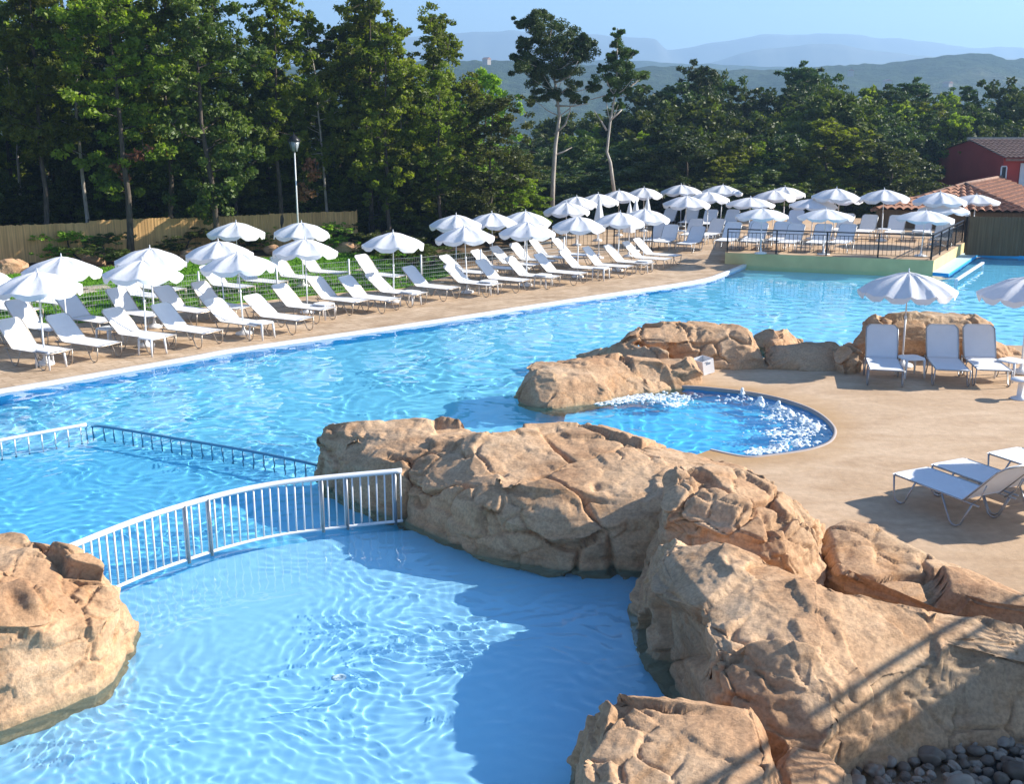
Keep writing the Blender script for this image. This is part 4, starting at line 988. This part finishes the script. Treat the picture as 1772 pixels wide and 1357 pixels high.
mb.add([(0, 0, 0), (15, 0, 0), (15, 9.3, 0), (0, 9.3, 0), (0, 0, ez), (15, 0, ez), (15, 9.3, ez), (0, 9.3, ez), (0, 4.65, rz), (15, 4.65, rz)], [(0, 1, 5, 4), (3, 0, 4, 8, 7), (2, 3, 7, 6), (1, 2, 6, 9, 5)])
mb.build('wall', M['red_wall'], hr)
rf = tiled(hr, 'roof', (-.1, -.45, ez - .06), (15.3, -.45, ez - .06), (-.1, 4.65, rz + .03), (15.3, 4.65, rz + .03), M['tile_old'], .26, .4, .04)
MB().add([(-.1, 4.65, rz + .03), (15.3, 4.65, rz + .03), (15.3, 9.8, ez - .06), (-.1, 9.8, ez - .06)], [(0, 1, 2, 3)]).build('roof', M['tile_old'], hr)
MB().tube([(-.15, 4.65, rz + .08), (15.3, 4.65, rz + .08)], .11, 8).build('ridge_cap', M['slab'], rf)
MB().beam((-.05, -.4, ez - .1), (15.3, -.4, ez - .1), .06, .14).build('fascia', M['tile_old'], rf)
def win(x0, x1, z0, z1, shut):
    w_ = MB(); 
    for c, d_ in ((((x0 + x1) / 2, -.03, z0), (x1 - x0 + .1, .1, .07)), (((x0 + x1) / 2, -.03, z1), (x1 - x0, .06, .06)), ((x0, -.03, (z0 + z1) / 2), (.06, .06, z1 - z0 - .07)), ((x1, -.03, (z0 + z1) / 2), (.06, .06, z1 - z0 - .07))): w_.box(c, d_)
    fr = w_.build('window', M['white_paint'], hr)
    MB().box(((x0 + x1) / 2, -.012, (z0 + z1) / 2), (x1 - x0 - .06, .02, z1 - z0 - .06)).build('pane', M['glass_dark'], fr)
    if shut:
        for xx in (x0 - .36, x1 + .36):
            m = MB(); m.box((xx, -.06, (z0 + z1) / 2), (.62, .05, z1 - z0 + .1))
            for q in range(12): m.box((xx, -.095, z0 + .05 + (z1 - z0) * q / 12 + .03), (.5, .015, .03))
            m.build('shutter', M['white_paint'], fr)
def wx(px): return x_at(px, 59.3, 2.5) - 26
win(wx(1732), wx(1741), hz_at(311, 59.3) + 8, hz_at(287, 59.3) + 8, False)
win(wx(1786), wx(1812), hz_at(324, 59.3) + 8, hz_at(283, 59.3) + 8, True)
tag(hr, 'red rendered house with shallow weathered tile roof and white shutters at the right edge', 'house')
an = empty('tiled_outbuilding', (0, 0, 0))
Ap, Lc, Rc, Rg = Vector((21.4, 52.7, 2.14)), Vector((16.2, 50, 1.2)), Vector((22.4, 47.9, 1.2)), Vector((25.95, 59.25, 2.14))
off = Rg - Ap; off.z = 0; R2 = Rc + off * 1.0; L2 = Lc + off * 1.0
r1 = tiled(an, 'roof', Lc, Rc, Ap + Vector((-.05, 0, 0)), Ap + Vector((.05, 0, 0)), M['tile'], .34, .5, .09)
tiled(an, 'roof', Rc, R2 - off * .02, Ap, Rg - off * .02, M['tile'], .26, .42, .03)
MB().add([Ap, Rg, L2, Lc], [(0, 1, 2, 3)]).build('roof', M['tile_old'], an)
MB().tube([Lc, Ap + Vector((0, 0, .09)), Rg + Vector((0, 0, .06))], .08, 8).tube([Rc, Ap + Vector((0, 0, .09))], .08, 8).build('ridge_cap', M['tile_old'], r1)
c0 = (Lc + Rc + R2 + L2) / 4
pl = [c0 + (q - c0) * .95 for q in (Lc, Rc, R2, L2)]
MB().add([(q.x, q.y, -2) for q in pl] + [(q.x, q.y, 1.22) for q in pl], [(0, 1, 5, 4), (1, 2, 6, 5), (2, 3, 7, 6), (3, 0, 4, 7)]).build('timber_wall', M['bamboo_brown'], an)
tag(an, 'low outbuilding with striped clay barrel-tile hip roof behind the terrace parasols', 'outbuilding')
# ------------------------------------------------------------------ trees
def leaf_cloud(rg, centers, radii, n, size, flat=.7, asp=.55):
    k = rg.integers(0, len(centers), n); c = centers[k]; r = radii[k][:, None]
    d = rg.normal(0, 1, (n, 3)); d /= np.linalg.norm(d, axis=1)[:, None]; d *= (rg.uniform(0, 1, (n, 1)) ** .45) * r; d[:, 2] *= flat
    p = c + d; a = rg.normal(0, 1, (n, 3)); a /= np.linalg.norm(a, axis=1)[:, None]; b = rg.normal(0, 1, (n, 3)); b -= a * (a * b).sum(1)[:, None]; b /= np.linalg.norm(b, axis=1)[:, None]
    s_ = size * rg.uniform(.6, 1.35, (n, 1)); v = np.stack([p - a * s_, p + b * s_ * asp, p + a * s_, p - b * s_ * asp], 1)
    return v.reshape(-1, 3)
def tree_proto(name, kind, seed, H=10., Wd=2.4, leaf=.13, nleaf=9000, crown0=.12, lm='leaf_oak', bark='bark', trunk=.14, lean=0., nlimb=16):
    """unit tree of height H: tapered crooked trunk with limbs (one mesh) and a crown of leaf faces"""
    rg = np.random.default_rng(seed); root = empty(name)
    pts = []; x = y = 0.; 
    for i in range(9):
        t = i / 8; x += rg.normal(lean * .1, .09); y += rg.normal(0, .09); pts.append(Vector((x if i else 0, y if i else 0, H * .96 * t)))
    m = MB(); m.tube(pts, [trunk * (1.25 if i == 0 else 1) * (1 - .92 * i / 8) + .012 for i in range(9)], 8)
    def trunk_at(t):
        q = t * 8; i = min(7, int(q)); return pts[i] + (pts[i + 1] - pts[i]) * (q - i)
    cs = []; rs = []
    for k in range(nlimb):
        t = crown0 + (0.97 - crown0) * (k + rg.uniform(0, 1)) / nlimb; p = trunk_at(t / .96 if t < .96 else 1)
        az = rg.uniform(0, 2 * math.pi)
        if kind == 'oak': wr = Wd * (math.sin(math.pi * min(1, (t - crown0) / (1 - crown0) * .82 + .18)) ** .7) * rg.uniform(.55, 1.1)
        elif kind == 'pine': wr = Wd * (1.05 - (t - crown0) / (1 - crown0) * .72) * rg.uniform(.55, 1.1)
        else: wr = Wd * (math.sin(math.pi * min(1, (t - crown0) / (1 - crown0) * .75 + .25)) ** .5) * rg.uniform(.6, 1.1)
        up = rg.uniform(.15, .6) * wr
        e = p + Vector((math.cos(az) * wr, math.sin(az) * wr, up)); mid = p + (e - p) * .5 + Vector((rg.normal(0, .1), rg.normal(0, .1), -.08 * wr))
        r0 = trunk * .42 * (1 - t * .7); m.tube([p, mid, e], [r0, r0 * .6, .012], 5, False)
        nb = 3 if kind != 'pine' else 4
        for j in range(nb):
            u = .35 + .65 * (j + 1) / nb; q = p + (e - p) * u
            cs.append(np.array(q) + rg.normal(0, .22, 3)); rs.append(rg.uniform(.28, .55) * (Wd / 2.4) * (1. if kind != 'pine' else .7))
            for _ in range(3):
                w2 = np.array(q) + rg.normal(0, .6, 3) * (Wd / 2.4) * np.array([1, 1, .7]); cs.append(w2); rs.append(rg.uniform(.18, .42) * (Wd / 2.4))
                if rg.uniform() < .5: m.tube([q, Vector(w2)], [.018, .008], 4, False)
    for _ in range(4): cs.append(np.array(pts[-1]) + rg.normal(0, .2, 3) - np.array([0, 0, rg.uniform(0, .8)])); rs.append(.4 * Wd / 2.4)
    m.build('trunk', M[bark], root)
    v = leaf_cloud(rg, np.array(cs), np.array(rs), nleaf, leaf, .75 if kind != 'pine' else .55, .55 if kind != 'pine' else .3)
    v[:, 2] = np.maximum(v[:, 2], .1)
    tri_mesh('crown', v, 4, M[lm], root)
    return root
T = {}
T['oakA'] = tree_proto('oak_tree', 'oak', 1, 12, 1.9, .095, 17000, .24, nlimb=24, trunk=.12)
T['oakB'] = tree_proto('oak_tree', 'oak', 2, 12, 1.6, .09, 13000, .32, trunk=.11, nlimb=22)
T['oakC'] = tree_proto('oak_tree', 'oak', 3, 12, 2.3, .10, 19000, .14, lm='leaf_dark', nlimb=24)
T['oakD'] = tree_proto('oak_tree', 'oak', 4, 12, 1.3, .09, 9000, .34, trunk=.08, bark='bark_pale', nlimb=22)
T['bright'] = tree_proto('oak_tree', 'oak', 5, 9, 2.0, .10, 13000, .12, lm='leaf_bright', trunk=.10, nlimb=20)
T['bushA'] = tree_proto('round_tree', 'round', 6, 8, 2.3, .11, 20000, .04, lm='leaf_pine', trunk=.12, nlimb=22)
T['bushB'] = tree_proto('round_tree', 'round', 7, 8, 2.7, .12, 20000, .03, lm='leaf_dark', trunk=.12, nlimb=22)
T['bushC'] = tree_proto('round_tree', 'round', 8, 8, 2.1, .11, 15000, .06, lm='leaf_oak', trunk=.1, nlimb=18)
T['bushD'] = tree_proto('round_tree', 'pine', 18, 8, 2.4, .11, 17000, .05, lm='leaf_pine', trunk=.1, nlimb=20)
T['pineA'] = tree_proto('pine_tree', 'pine', 9, 10, 2.0, .12, 15000, .30, lm='leaf_pine', trunk=.12, nlimb=20)
T['pineB'] = tree_proto('pine_tree', 'pine', 10, 10, 1.6, .12, 11000, .40, lm='leaf_pine', trunk=.10, nlimb=18)
T['shrub'] = tree_proto('shrub', 'round', 12, 2.2, 1.1, .07, 5000, .02, lm='leaf_dark', trunk=.04, nlimb=12)
T['shrubB'] = tree_proto('shrub', 'round', 13, 2.2, 1.0, .07, 3500, .02, lm='leaf_bright', trunk=.04, nlimb=12)
PHt = {'oakA': 12, 'oakB': 12, 'oakC': 12, 'oakD': 12, 'bright': 9, 'bushA': 8, 'bushB': 8, 'bushC': 8, 'bushD': 8, 'pineA': 10, 'pineB': 10, 'shrub': 2.2, 'shrubB': 2.2}
rt = random.Random(77); usedT = {}
def tree(k, px, Y, ytop, label, cat, group, zb=None, wsc=None, name=None):
    o = T[k] if k not in usedT else copy_tree(T[k]); usedT[k] = 1
    top = hz_at(ytop, Y); zb = float(hfun(np.array([0.]), np.array([Y]))[0]) if zb is None else zb
    x = x_at(px, Y, (zb + top) / 2); hsc = (top - zb) / PHt[k] * .985; ws = wsc or max(.75, min(1.5, hsc * rt.uniform(.9, 1.15)))
    o.location = (x, Y, zb); o.rotation_euler = (0, 0, rt.uniform(0, 6.28)); o.scale = (ws, ws, hsc)
    return tag(o, label, cat, group)
def topline(px):
    return float(np.interp(px, [-300, 0, 100, 370, 395, 430, 460, 560, 585, 610, 680, 700, 760, 800, 850, 900, 940], [-90, -70, -80, -60, 60, 70, -15, 5, 45, -20, -25, 100, 20, 45, 110, 175, 215]))
# front row: individually named
rowA = [(-180, 43, 'oakA'), (-60, 42.5, 'oakC'), (55, 42, 'oakB'), (130, 44, 'oakD'), (205, 41.2, 'oakA'), (292, 43.5, 'oakB'), (350, 42.5, 'oakC'), (470, 45.5, 'oakB'), (560, 47, 'oakD'), (640, 47.5, 'oakA'), (700, 49, 'oakD'), (755, 50, 'oakB')]
for i, (px, Y, k) in enumerate(rowA):
    big = ' with thick dark trunk' if px == 205 else ''
    tree(k, px, Y, topline(px) - rt.uniform(0, 25), 'tall oak%s at the front of the left wood, %s from left' % (big, ordw(i + 1)), 'tree', 'tall oaks at the front of the left wood', zb=-.05)
tree('bright', 815, 52, 235, 'bright yellow-green young oak at the right end of the left wood, lower one', 'tree', 'bright young oaks at the end of the wood', zb=-.5)
tree('bright', 840, 55, 118, 'bright green young oak at the right end of the left wood, taller one', 'tree', 'bright young oaks at the end of the wood', zb=-.5)
tree('bright', 768, 51, 130, 'bright green oak leaning among the darker oaks right of the lamp post', 'tree', 'bright young oaks at the end of the wood', zb=-.5)
for row, Y in enumerate((47.5, 52, 57, 63)):
    px = -260 + row * 23
    while px < 870:
        yt = topline(px) + 30 + 32 * row + rt.uniform(-20, 70)
        k = rt.choice(['oakA', 'oakB', 'oakC', 'oakC', 'oakD'])
        tree(k, px, Y + rt.uniform(-1.5, 1.5), yt, 'dark oak crowded inside the left wood behind the front row of trunks', 'tree', 'oaks crowded inside the left wood', zb=-.3 - row * .3)
        px += rt.uniform(58, 95)
# low understory filling the wood
px = -200
while px < 900:
    for Y in (48.5, 55, 60):
        tree(rt.choice(['bushB', 'bushC', 'bushB']), px + rt.uniform(-15, 15), Y, rt.uniform(270, 330), 'dark low tree filling the gaps between the oak trunks', 'tree', 'dark understory of the left wood', zb=-.5, wsc=rt.uniform(.7, .95))
    px += 60
# hero pines
def hero_pine(name, label, spine, trunkr, limbs, clumps, Y, leaf=.13, n=9000, lm='leaf_pine'):
    """spine, limbs and clumps given as picture points at distance Y; depth is spread at random"""
    rg = np.random.default_rng(len(name) + int(spine[0][0])); 
    def W(px, py, dy=0.): z = hz_at(py, Y + dy); return Vector((x_at(px, Y + dy, z), Y + dy, z))
    b = W(*spine[0]); root = empty(name, tuple(b)); m = MB(); n_ = len(spine)
    m.tube([W(px, py) - b for px, py in spine], [trunkr * (1 - .8 * i / (n_ - 1)) for i in range(n_)], 8)
    for l in limbs:
        dy = rg.uniform(-1, 1); k = len(l); m.tube([W(px, py, dy * j / (k - 1)) - b for j, (px, py) in enumerate(l)], [.06 * (1 - .75 * j / (k - 1)) for j in range(k)], 6)
    
    for px, py, r in clumps:
        j = min(range(len(spine)), key=lambda q: abs(spine[q][1] - (py + 25)) + .3 * abs(spine[q][0] - px)); e = W(px, py, rg.normal(0, .5)) - b; m.tube([W(*spine[j]) - b, (W(*spine[j]) - b + e) * .5 + Vector((0, 0, -.1)), e], [.03, .02, .008], 4, False)
    m.build('trunk', M['bark_pale'], root)
    cs, rs = [], []
    for px, py, r in clumps:
        rr = r / F * Y
        for _ in range(8): c = W(px + rg.normal(0, r * .6), py + rg.normal(0, r * .45), rg.normal(0, rr * .9)) - b; cs.append(np.array(c)); rs.append(rr * rg.uniform(.3, .85))
    v = leaf_cloud(rg, np.array(cs), np.array(rs), n, leaf, .65, .3); tri_mesh('crown', v, 4, M[lm], root)
    return tag(root, label, 'tree', 'tall bare-trunked pines')
hero_pine('pine_tree', 'tall umbrella-crowned pine with long bare grey trunk rising against the hills', [(955, 372), (957, 310), (961, 250), (968, 200), (963, 160), (957, 120), (948, 80), (940, 45)], .12,
    [[(959, 232), (978, 215), (987, 190), (986, 175)], [(961, 182), (990, 183), (1020, 178)], [(960, 142), (985, 132), (1000, 105)], [(957, 120), (925, 100), (900, 85)], [(950, 90), (980, 75), (1005, 70)], [(958, 268), (975, 262), (990, 254)]],
    [(938, 28, 18), (920, 42, 18), (905, 38, 10), (955, 45, 22), (935, 62, 20), (972, 60, 24), (990, 78, 22), (1015, 80, 14), (1008, 96, 16), (905, 78, 14), (897, 100, 14), (920, 112, 20), (950, 105, 24), (985, 108, 22), (940, 128, 22), (975, 125, 18), (900, 118, 10), (1010, 68, 12), (960, 85, 22), (930, 150, 16), (985, 148, 15), (962, 163, 14), (1000, 170, 11), (925, 172, 9), (1025, 150, 9)], 54, .075, 48000)
hero_pine('pine_tree', 'slim pointed pine with thin crooked trunk, right of the tall umbrella-crowned pine', [(1063, 335), (1056, 280), (1050, 262), (1056, 210), (1064, 165), (1068, 120), (1069, 48)], .09,
    [[(1050, 225), (1038, 205), (1028, 190)], [(1058, 205), (1070, 195), (1080, 185)], [(1066, 158), (1090, 150), (1115, 130)], [(1066, 160), (1045, 165), (1020, 172)], [(1068, 110), (1085, 95), (1095, 88)]],
    [(1070, 56, 7), (1068, 72, 10), (1075, 85, 12), (1060, 95, 10), (1085, 92, 8), (1097, 90, 5), (1068, 108, 16), (1085, 120, 12), (1052, 120, 12), (1070, 130, 18), (1095, 135, 12), (1112, 128, 8), (1050, 138, 12), (1075, 145, 14), (1040, 118, 7), (1065, 160, 7), (1090, 158, 8), (1048, 168, 8), (1070, 180, 8), (1082, 108, 8)], 54, .07, 24000)
# right-hand forest
def topR(px): return float(np.interp(px, [860, 900, 960, 1020, 1080, 1130, 1170, 1200, 1220, 1250, 1290, 1330, 1360, 1400, 1430, 1450, 1490, 1550, 1590, 1640, 1700, 1772, 1900], [235, 205, 195, 190, 185, 165, 195, 120, 118, 150, 165, 195, 185, 118, 130, 185, 158, 152, 142, 168, 160, 156, 160]))
front_R = [(1138, 74, 'bushA', 165), (1205, 76, 'pineA', 108), (1242, 78, 'bushA', 138), (1285, 77, 'pineB', 150), (1320, 74, 'bushC', 200), (1400, 80, 'pineA', 108), (1355, 78, 'bushA', 165), (1445, 76, 'bushA', 192), (1492, 78, 'bushC', 155), (1548, 77, 'pineA', 148), (1592, 80, 'pineA', 136), (1640, 78, 'bushC', 168), (1672, 80, 'pineB', 150), (1735, 80, 'bushA', 152), (1790, 78, 'bushC', 160), (1850, 76, 'bushA', 160)]
for i, (px, Y, k, yt) in enumerate(front_R):
    tree(k, px, Y, yt, '%s on the skyline of the right-hand wood, %s from the left' % ('loose-crowned pine' if 'pine' in k else 'rounded green tree', ordw(i + 1)), 'tree', 'trees on the skyline of the right-hand wood', zb=-2.5, wsc=rt.uniform(1.0, 1.35))
for row, (Y, dt) in enumerate(((59, 95), (64, 75), (69, 45), (74, 22), (82, 12))):
    px = 850 + row * 17
    while px < 1930:
        if not (row < 2 and px > 1585):
            tree(rt.choice(['bushA', 'bushB', 'bushD', 'bushC']), px, Y + rt.uniform(-1.5, 1.5), topR(px) + dt + rt.uniform(-10, 28), 'dark rounded tree packed in the wood behind the parasols and terrace', 'tree', 'trees packed in the right-hand wood', zb=-2.5 if row else -1., wsc=rt.uniform(.95, 1.3))
        px += rt.uniform(48, 70)
# shrubs
shr = [(140, 452, 30, 'shrubB', 402, 'sunlit sapling-like shrub before the reed screen left of the thick trunk'), (175, 455, 30, 'shrub', 412, 'dark shrub beside the foot of the thick trunk'), (330, 440, 30, 'shrub', 400, 'dark shrub between the trunks behind the top left parasols'), (408, 437, 30, 'shrub', 398, 'dark shrub directly behind the topmost left parasol'), (560, 432, 30, 'shrubB', 388, 'yellow-green shrub right of the lamp post foot'), (745, 462, 30, 'shrub', 430, 'dark rounded bush at the end of the lawn between two loungers'), (700, 452, 30, 'shrub', 418, 'dark leafy bush behind the lawn left of the rounded bush'), (262, 432, 30, 'shrubB', 392, 'sunlit bushy shrub against the reed screen right of the thick trunk'), (95, 440, 30, 'shrubB', 400, 'loose sunlit shrub against the reed screen at far left'), (455, 428, 30, 'shrubB', 392, 'loose yellow-green shrub before the reed screen behind the parasols'), (600, 424, 30, 'shrub', 386, 'dark shrub at the right end of the reed screen'), (672, 440, 30, 'shrub', 404, 'dark shrub behind the single parasol by the lawn'), (30, 446, 30, 'shrub', 405, 'dark shrub at the left edge before the reed screen'), (840, 345, 0, 'shrubB', 330, 'bright low shrub behind the parasols at the end of the left wood')]
for px, py, _, k, yt, lb in shr:
    p = at(px, py) if py > 350 else Vector((0, 54, 0)); tree(k, px, p.y, yt, lb, 'shrub', 'shrubs round the lawn', zb=0, wsc=1.0)
# dry, reddish clumps on a few branches
rg2 = np.random.default_rng(3)
for i, (px, py) in enumerate([(247, 262), (525, 325), (545, 295), (205, 290)]):
    Y = 41.5 if px < 300 else 45; z = hz_at(py, Y); x = x_at(px, Y, z)
    m = MB(); m.tube([(0, 0, .5), (.05, 0, 0), (.0, .05, -.4)], [.02, .015, .008], 5); r_ = empty('dead_branch', (x, Y, z)); m.build('twig', M['bark'], r_)
    tri_mesh('leaves', leaf_cloud(rg2, rg2.normal(0, .22, (5, 3)), np.full(5, .25), 160, .09), 4, M['leaf_dry'], r_)
    tag(r_, 'withered red-brown branch hanging among the green oaks, %s from the left' % ordw([2, 3, 4, 1][i]), 'branch', 'withered branches in the oaks')
# leaf litter and weeds at the foot of the wood
v = leaf_cloud(rg2, np.stack([rg2.uniform(-24, -2, 300), rg2.uniform(38, 52, 300), np.full(300, .0)], 1), np.full(300, .8), 16000, .06, .05)
k = (v.reshape(-1, 4, 3)[:, 0, 1] - v.reshape(-1, 4, 3)[:, 0, 0] * .98) > 57.5
v = v.reshape(-1, 4, 3)[k].reshape(-1, 3)
tag(tri_mesh('leaf_litter', v, 4, M['leaf_dry']), 'brown leaf litter and weeds under the oaks before the reed screens', 'leaf litter', kind='stuff')
# ------------------------------------------------------------------ bubbling water of the whirlpool
def foam():
    rg = np.random.default_rng(8); bm = bmesh.new(); bmesh.ops.create_icosphere(bm, subdivisions=1, radius=1); sv = np.array([p.co[:] for p in bm.verts]); sf = [tuple(q.index for q in p.verts) for p in bm.faces]; bm.free()
    P = []; 
    def mound(px, py, r, h, n):
        c = at(px, py, WZ)
        for _ in range(n):
            a = rg.uniform(0, 6.28); q = abs(rg.normal(0, .65)); z = h * .75 * math.exp(-(q / .6) ** 2) * rg.uniform(-.1, 1.0); P.append((c.x + r * q * math.cos(a), c.y + r * q * math.sin(a), WZ + z + .005, rg.uniform(.018, .05), .8))
    def patch(px, py, rx, ry, n, s_=.02):
        for _ in range(n):
            c = at(px + rg.normal(0, rx), py + rg.normal(0, ry), WZ); P.append((c.x, c.y, WZ + .006 + abs(rg.normal(0, .005)), rg.uniform(.3, 1.5) * s_, rg.uniform(.12, .4)))
    for px, py, r, h, n in [(1315, 700, .11, .20, 90), (1284, 683, .03, .20, 16), (1346, 708, .12, .19, 90), (1366, 718, .14, .13, 90), (1388, 728, .14, .12, 90), (1408, 740, .13, .10, 80), (1345, 776, .15, .08, 60), (1378, 771, .13, .07, 50), (1298, 692, .05, .05, 14)]: mound(px, py, r, h, n)
    for px, py, rx, ry, n in [(1075, 688, 18, 4, 260), (1110, 688, 16, 4, 180), (1160, 690, 22, 5, 240), (1050, 696, 12, 3, 120), (1170, 700, 12, 3, 90), (1270, 690, 20, 4, 30), (1350, 722, 16, 6, 90), (1395, 745, 16, 7, 130), (1350, 750, 18, 4, 110), (1330, 780, 18, 3, 100), (1380, 765, 18, 4, 90), (1300, 784, 10, 2, 30), (1200, 735, 80, 25, 40), (1300, 730, 60, 20, 50)]: patch(px, py, rx, ry, n, .012 if rx > 50 else .036)
    V = []; Fc = []; V2 = []; F2_ = []
    for x, y, z, r, fl in P:
        big = r > .016; A_v, A_f = (V, Fc) if big else (V2, F2_); n0 = len(A_v)
        for q in sv: A_v.append((x + q[0] * r, y + q[1] * r, z + q[2] * max(r * fl, .013 if big else 0)))
        A_f += [tuple(i + n0 for i in t_) for t_ in sf]
    me = bpy.data.meshes.new('tmp'); me.from_pydata(V, [], Fc); o = bpy.data.objects.new('tmp', me); C.objects.link(o)
    m = o.modifiers.new('r', 'REMESH'); m.mode = 'VOXEL'; m.voxel_size = .013; m.use_smooth_shade = True
    s2 = o.modifiers.new('s', 'SMOOTH'); s2.factor = .5; s2.iterations = 3
    me2 = bpy.data.meshes.new_from_object(o.evaluated_get(bpy.context.evaluated_depsgraph_get())); bpy.data.objects.remove(o)
    n = len(me2.vertices); co = np.empty(n * 3); me2.vertices.foreach_get('co', co); co = co.reshape(-1, 3)
    nr = np.empty(n * 3); me2.vertex_normals.foreach_get('vector', nr); nr = nr.reshape(-1, 3)
    co = co + nr * (.010 * fbm(co * 22, 5, 3))[:, None]; me2.vertices.foreach_set('co', co.ravel()); me2.materials.clear(); me2.materials.append(M['foam'])
    bm = bmesh.new(); bm.from_mesh(me2); tm = bpy.data.meshes.new('tmp'); tm.from_pydata(V2, [], F2_); bm.from_mesh(tm); bm.to_mesh(me2); bm.free()
    me2.polygons.foreach_set('use_smooth', [True] * len(me2.polygons)); me2.name = 'water_foam'
    tag(link('water_foam', me2), 'white bubbling foam and splashes over the jets of the whirlpool', 'foam', kind='stuff')
foam()
# ------------------------------------------------------------------ cobbles at the bottom right
CB = [lump('cobble_stone', .1, 301 + i * 5, .016, (1, .78, .6), amp=.18, cell=.3, strata=False, mat=M['cobble'], fine=.4) for i in range(4)]
gz = .06
tag(prism('cobble_bed', [(2.25, 3), (2.2, 6.5), (3.6, 7.9), (6, 9.5), (9, 11), (13, 11), (13, 3)], -.02, .03, simple('dark_gravel', (.07, .065, .06), .95, sc=20, var=.5)), kind='structure')
rc = random.Random(6); n = 0; pts = []
tries = 0
while n < 280 and tries < 14000:
    tries += 1
    px, py = rc.uniform(1440, 1810), rc.uniform(1110, 1400); 
    if py < 1350 - (px - 1450) * .66: continue
    s_ = rc.choice([.5, .6, .7, .8, 1.0, 1.25]); p = at(px, py, .1)
    if any((p.x - a) ** 2 + (p.y - b) ** 2 < (.075 * (s_ + c)) ** 2 for a, b, c in pts): continue
    pts.append((p.x, p.y, s_)); o = CB[n] if n < 4 else CB[n % 4].copy()
    if n >= 4: C.objects.link(o)
    o.location = (p.x, p.y, .04 + .05 * s_ + rc.uniform(0, .03)); o.rotation_euler = (rc.uniform(-.3, .3), rc.uniform(-.3, .3), rc.uniform(0, 6.3)); o.scale = (s_,) * 3
    tag(o, 'rounded grey cobble in the shaded bed at the bottom right corner', 'cobble', 'cobbles in the shaded bottom right bed'); n += 1
# ------------------------------------------------------------------ viewing bridge beside the camera (its rail throws the striped shadow)
def caster(px, py, zs, zc):
    p = at(px, py, zs); k = (zc - zs) / SD.z; return Vector((p.x + SD.x * k, p.y + SD.y * k, zc))
DZ = 3.55
edge = [caster(px, py, .75, DZ) for px, py in [(1380, 1400), (1500, 1312), (1640, 1212), (1772, 1112), (1900, 1030), (2080, 930)]]
br = empty('footbridge', (edge[0].x, edge[0].y, 0)); b0 = Vector((edge[0].x, edge[0].y, 0))
dr = (edge[-1] - edge[0]).normalized(); side = Vector((dr.y, -dr.x, 0))
es = [Vector((a_, b_, DZ)) for a_, b_ in smooth_poly([(p.x, p.y) for p in edge], 4, False)]
ext = [es[0] - dr * 1.2] + es + [es[-1] + dr * 4]
v = []
for p in ext:
    q = p - b0; v += [q + Vector((0, 0, -.18)), q, q + side * 2.2, q + side * 2.2 + Vector((0, 0, -.18))]
f = [(i * 4 + k, (i + 1) * 4 + k, (i + 1) * 4 + (k + 1) % 4, i * 4 + (k + 1) % 4) for i in range(len(ext) - 1) for k in range(4)] + [(0, 1, 2, 3), tuple(range(len(v) - 4, len(v)))[::-1]]
MB().add(v, f).build('deck', M['slab'], br)
MB().tube([p - b0 + Vector((0, 0, .64)) for p in ext], .035, 8).build('top_rail', M['white_paint'], br)
MB().tube([p - b0 + Vector((0, 0, .42)) for p in ext], .03, 8).build('middle_rail', M['white_paint'], br)
for i, p in enumerate(resample(ext, .16)): 
    q = p - b0; MB().tube([q, q + Vector((0, 0, .42))], .02, 5).build('baluster', M['white_paint'], br)
for p in resample(ext, 3.2)[1:]: q = p - b0 + side * 1.1; MB().tube([Vector((q.x, q.y, 0)), Vector((q.x, q.y, DZ - .15))], .14, 12).build('column', M['slab'], br)
tag(br, 'raised footbridge with railing beyond the right edge that throws the striped shadow', 'footbridge')
# ------------------------------------------------------------------ haze
mh = bpy.data.materials.new('haze'); mh.use_nodes = True; tt = mh.node_tree; tt.nodes.remove(tt.nodes['Principled BSDF'])
pv = tt.nodes.new('ShaderNodeVolumePrincipled'); pv.inputs['Density'].default_value = 4.8e-4; pv.inputs['Color'].default_value = (.42, .68, 1, 1); pv.inputs['Anisotropy'].default_value = .25
tt.links.new(pv.outputs[0], tt.nodes['Material Output'].inputs['Volume'])
hx, hy0, hy1, hz0, hz1 = 3200, -400, 4300, -110, 300
hv = [(x, y, z) for z in (hz0, hz1) for y in (hy0, hy1) for x in (-hx, hx)]
ho = mesh('haze', hv, [(0, 2, 3, 1), (4, 5, 7, 6), (0, 1, 5, 4), (2, 6, 7, 3), (0, 4, 6, 2), (1, 3, 7, 5)], mh)
tag(ho, 'pale blue haze over the valley and hills', 'haze', kind='stuff')
# every prototype that was never placed is removed
for k, o in T.items():
    if k not in usedT:
        for c in list(o.children): bpy.data.objects.remove(c)
        bpy.data.objects.remove(o)
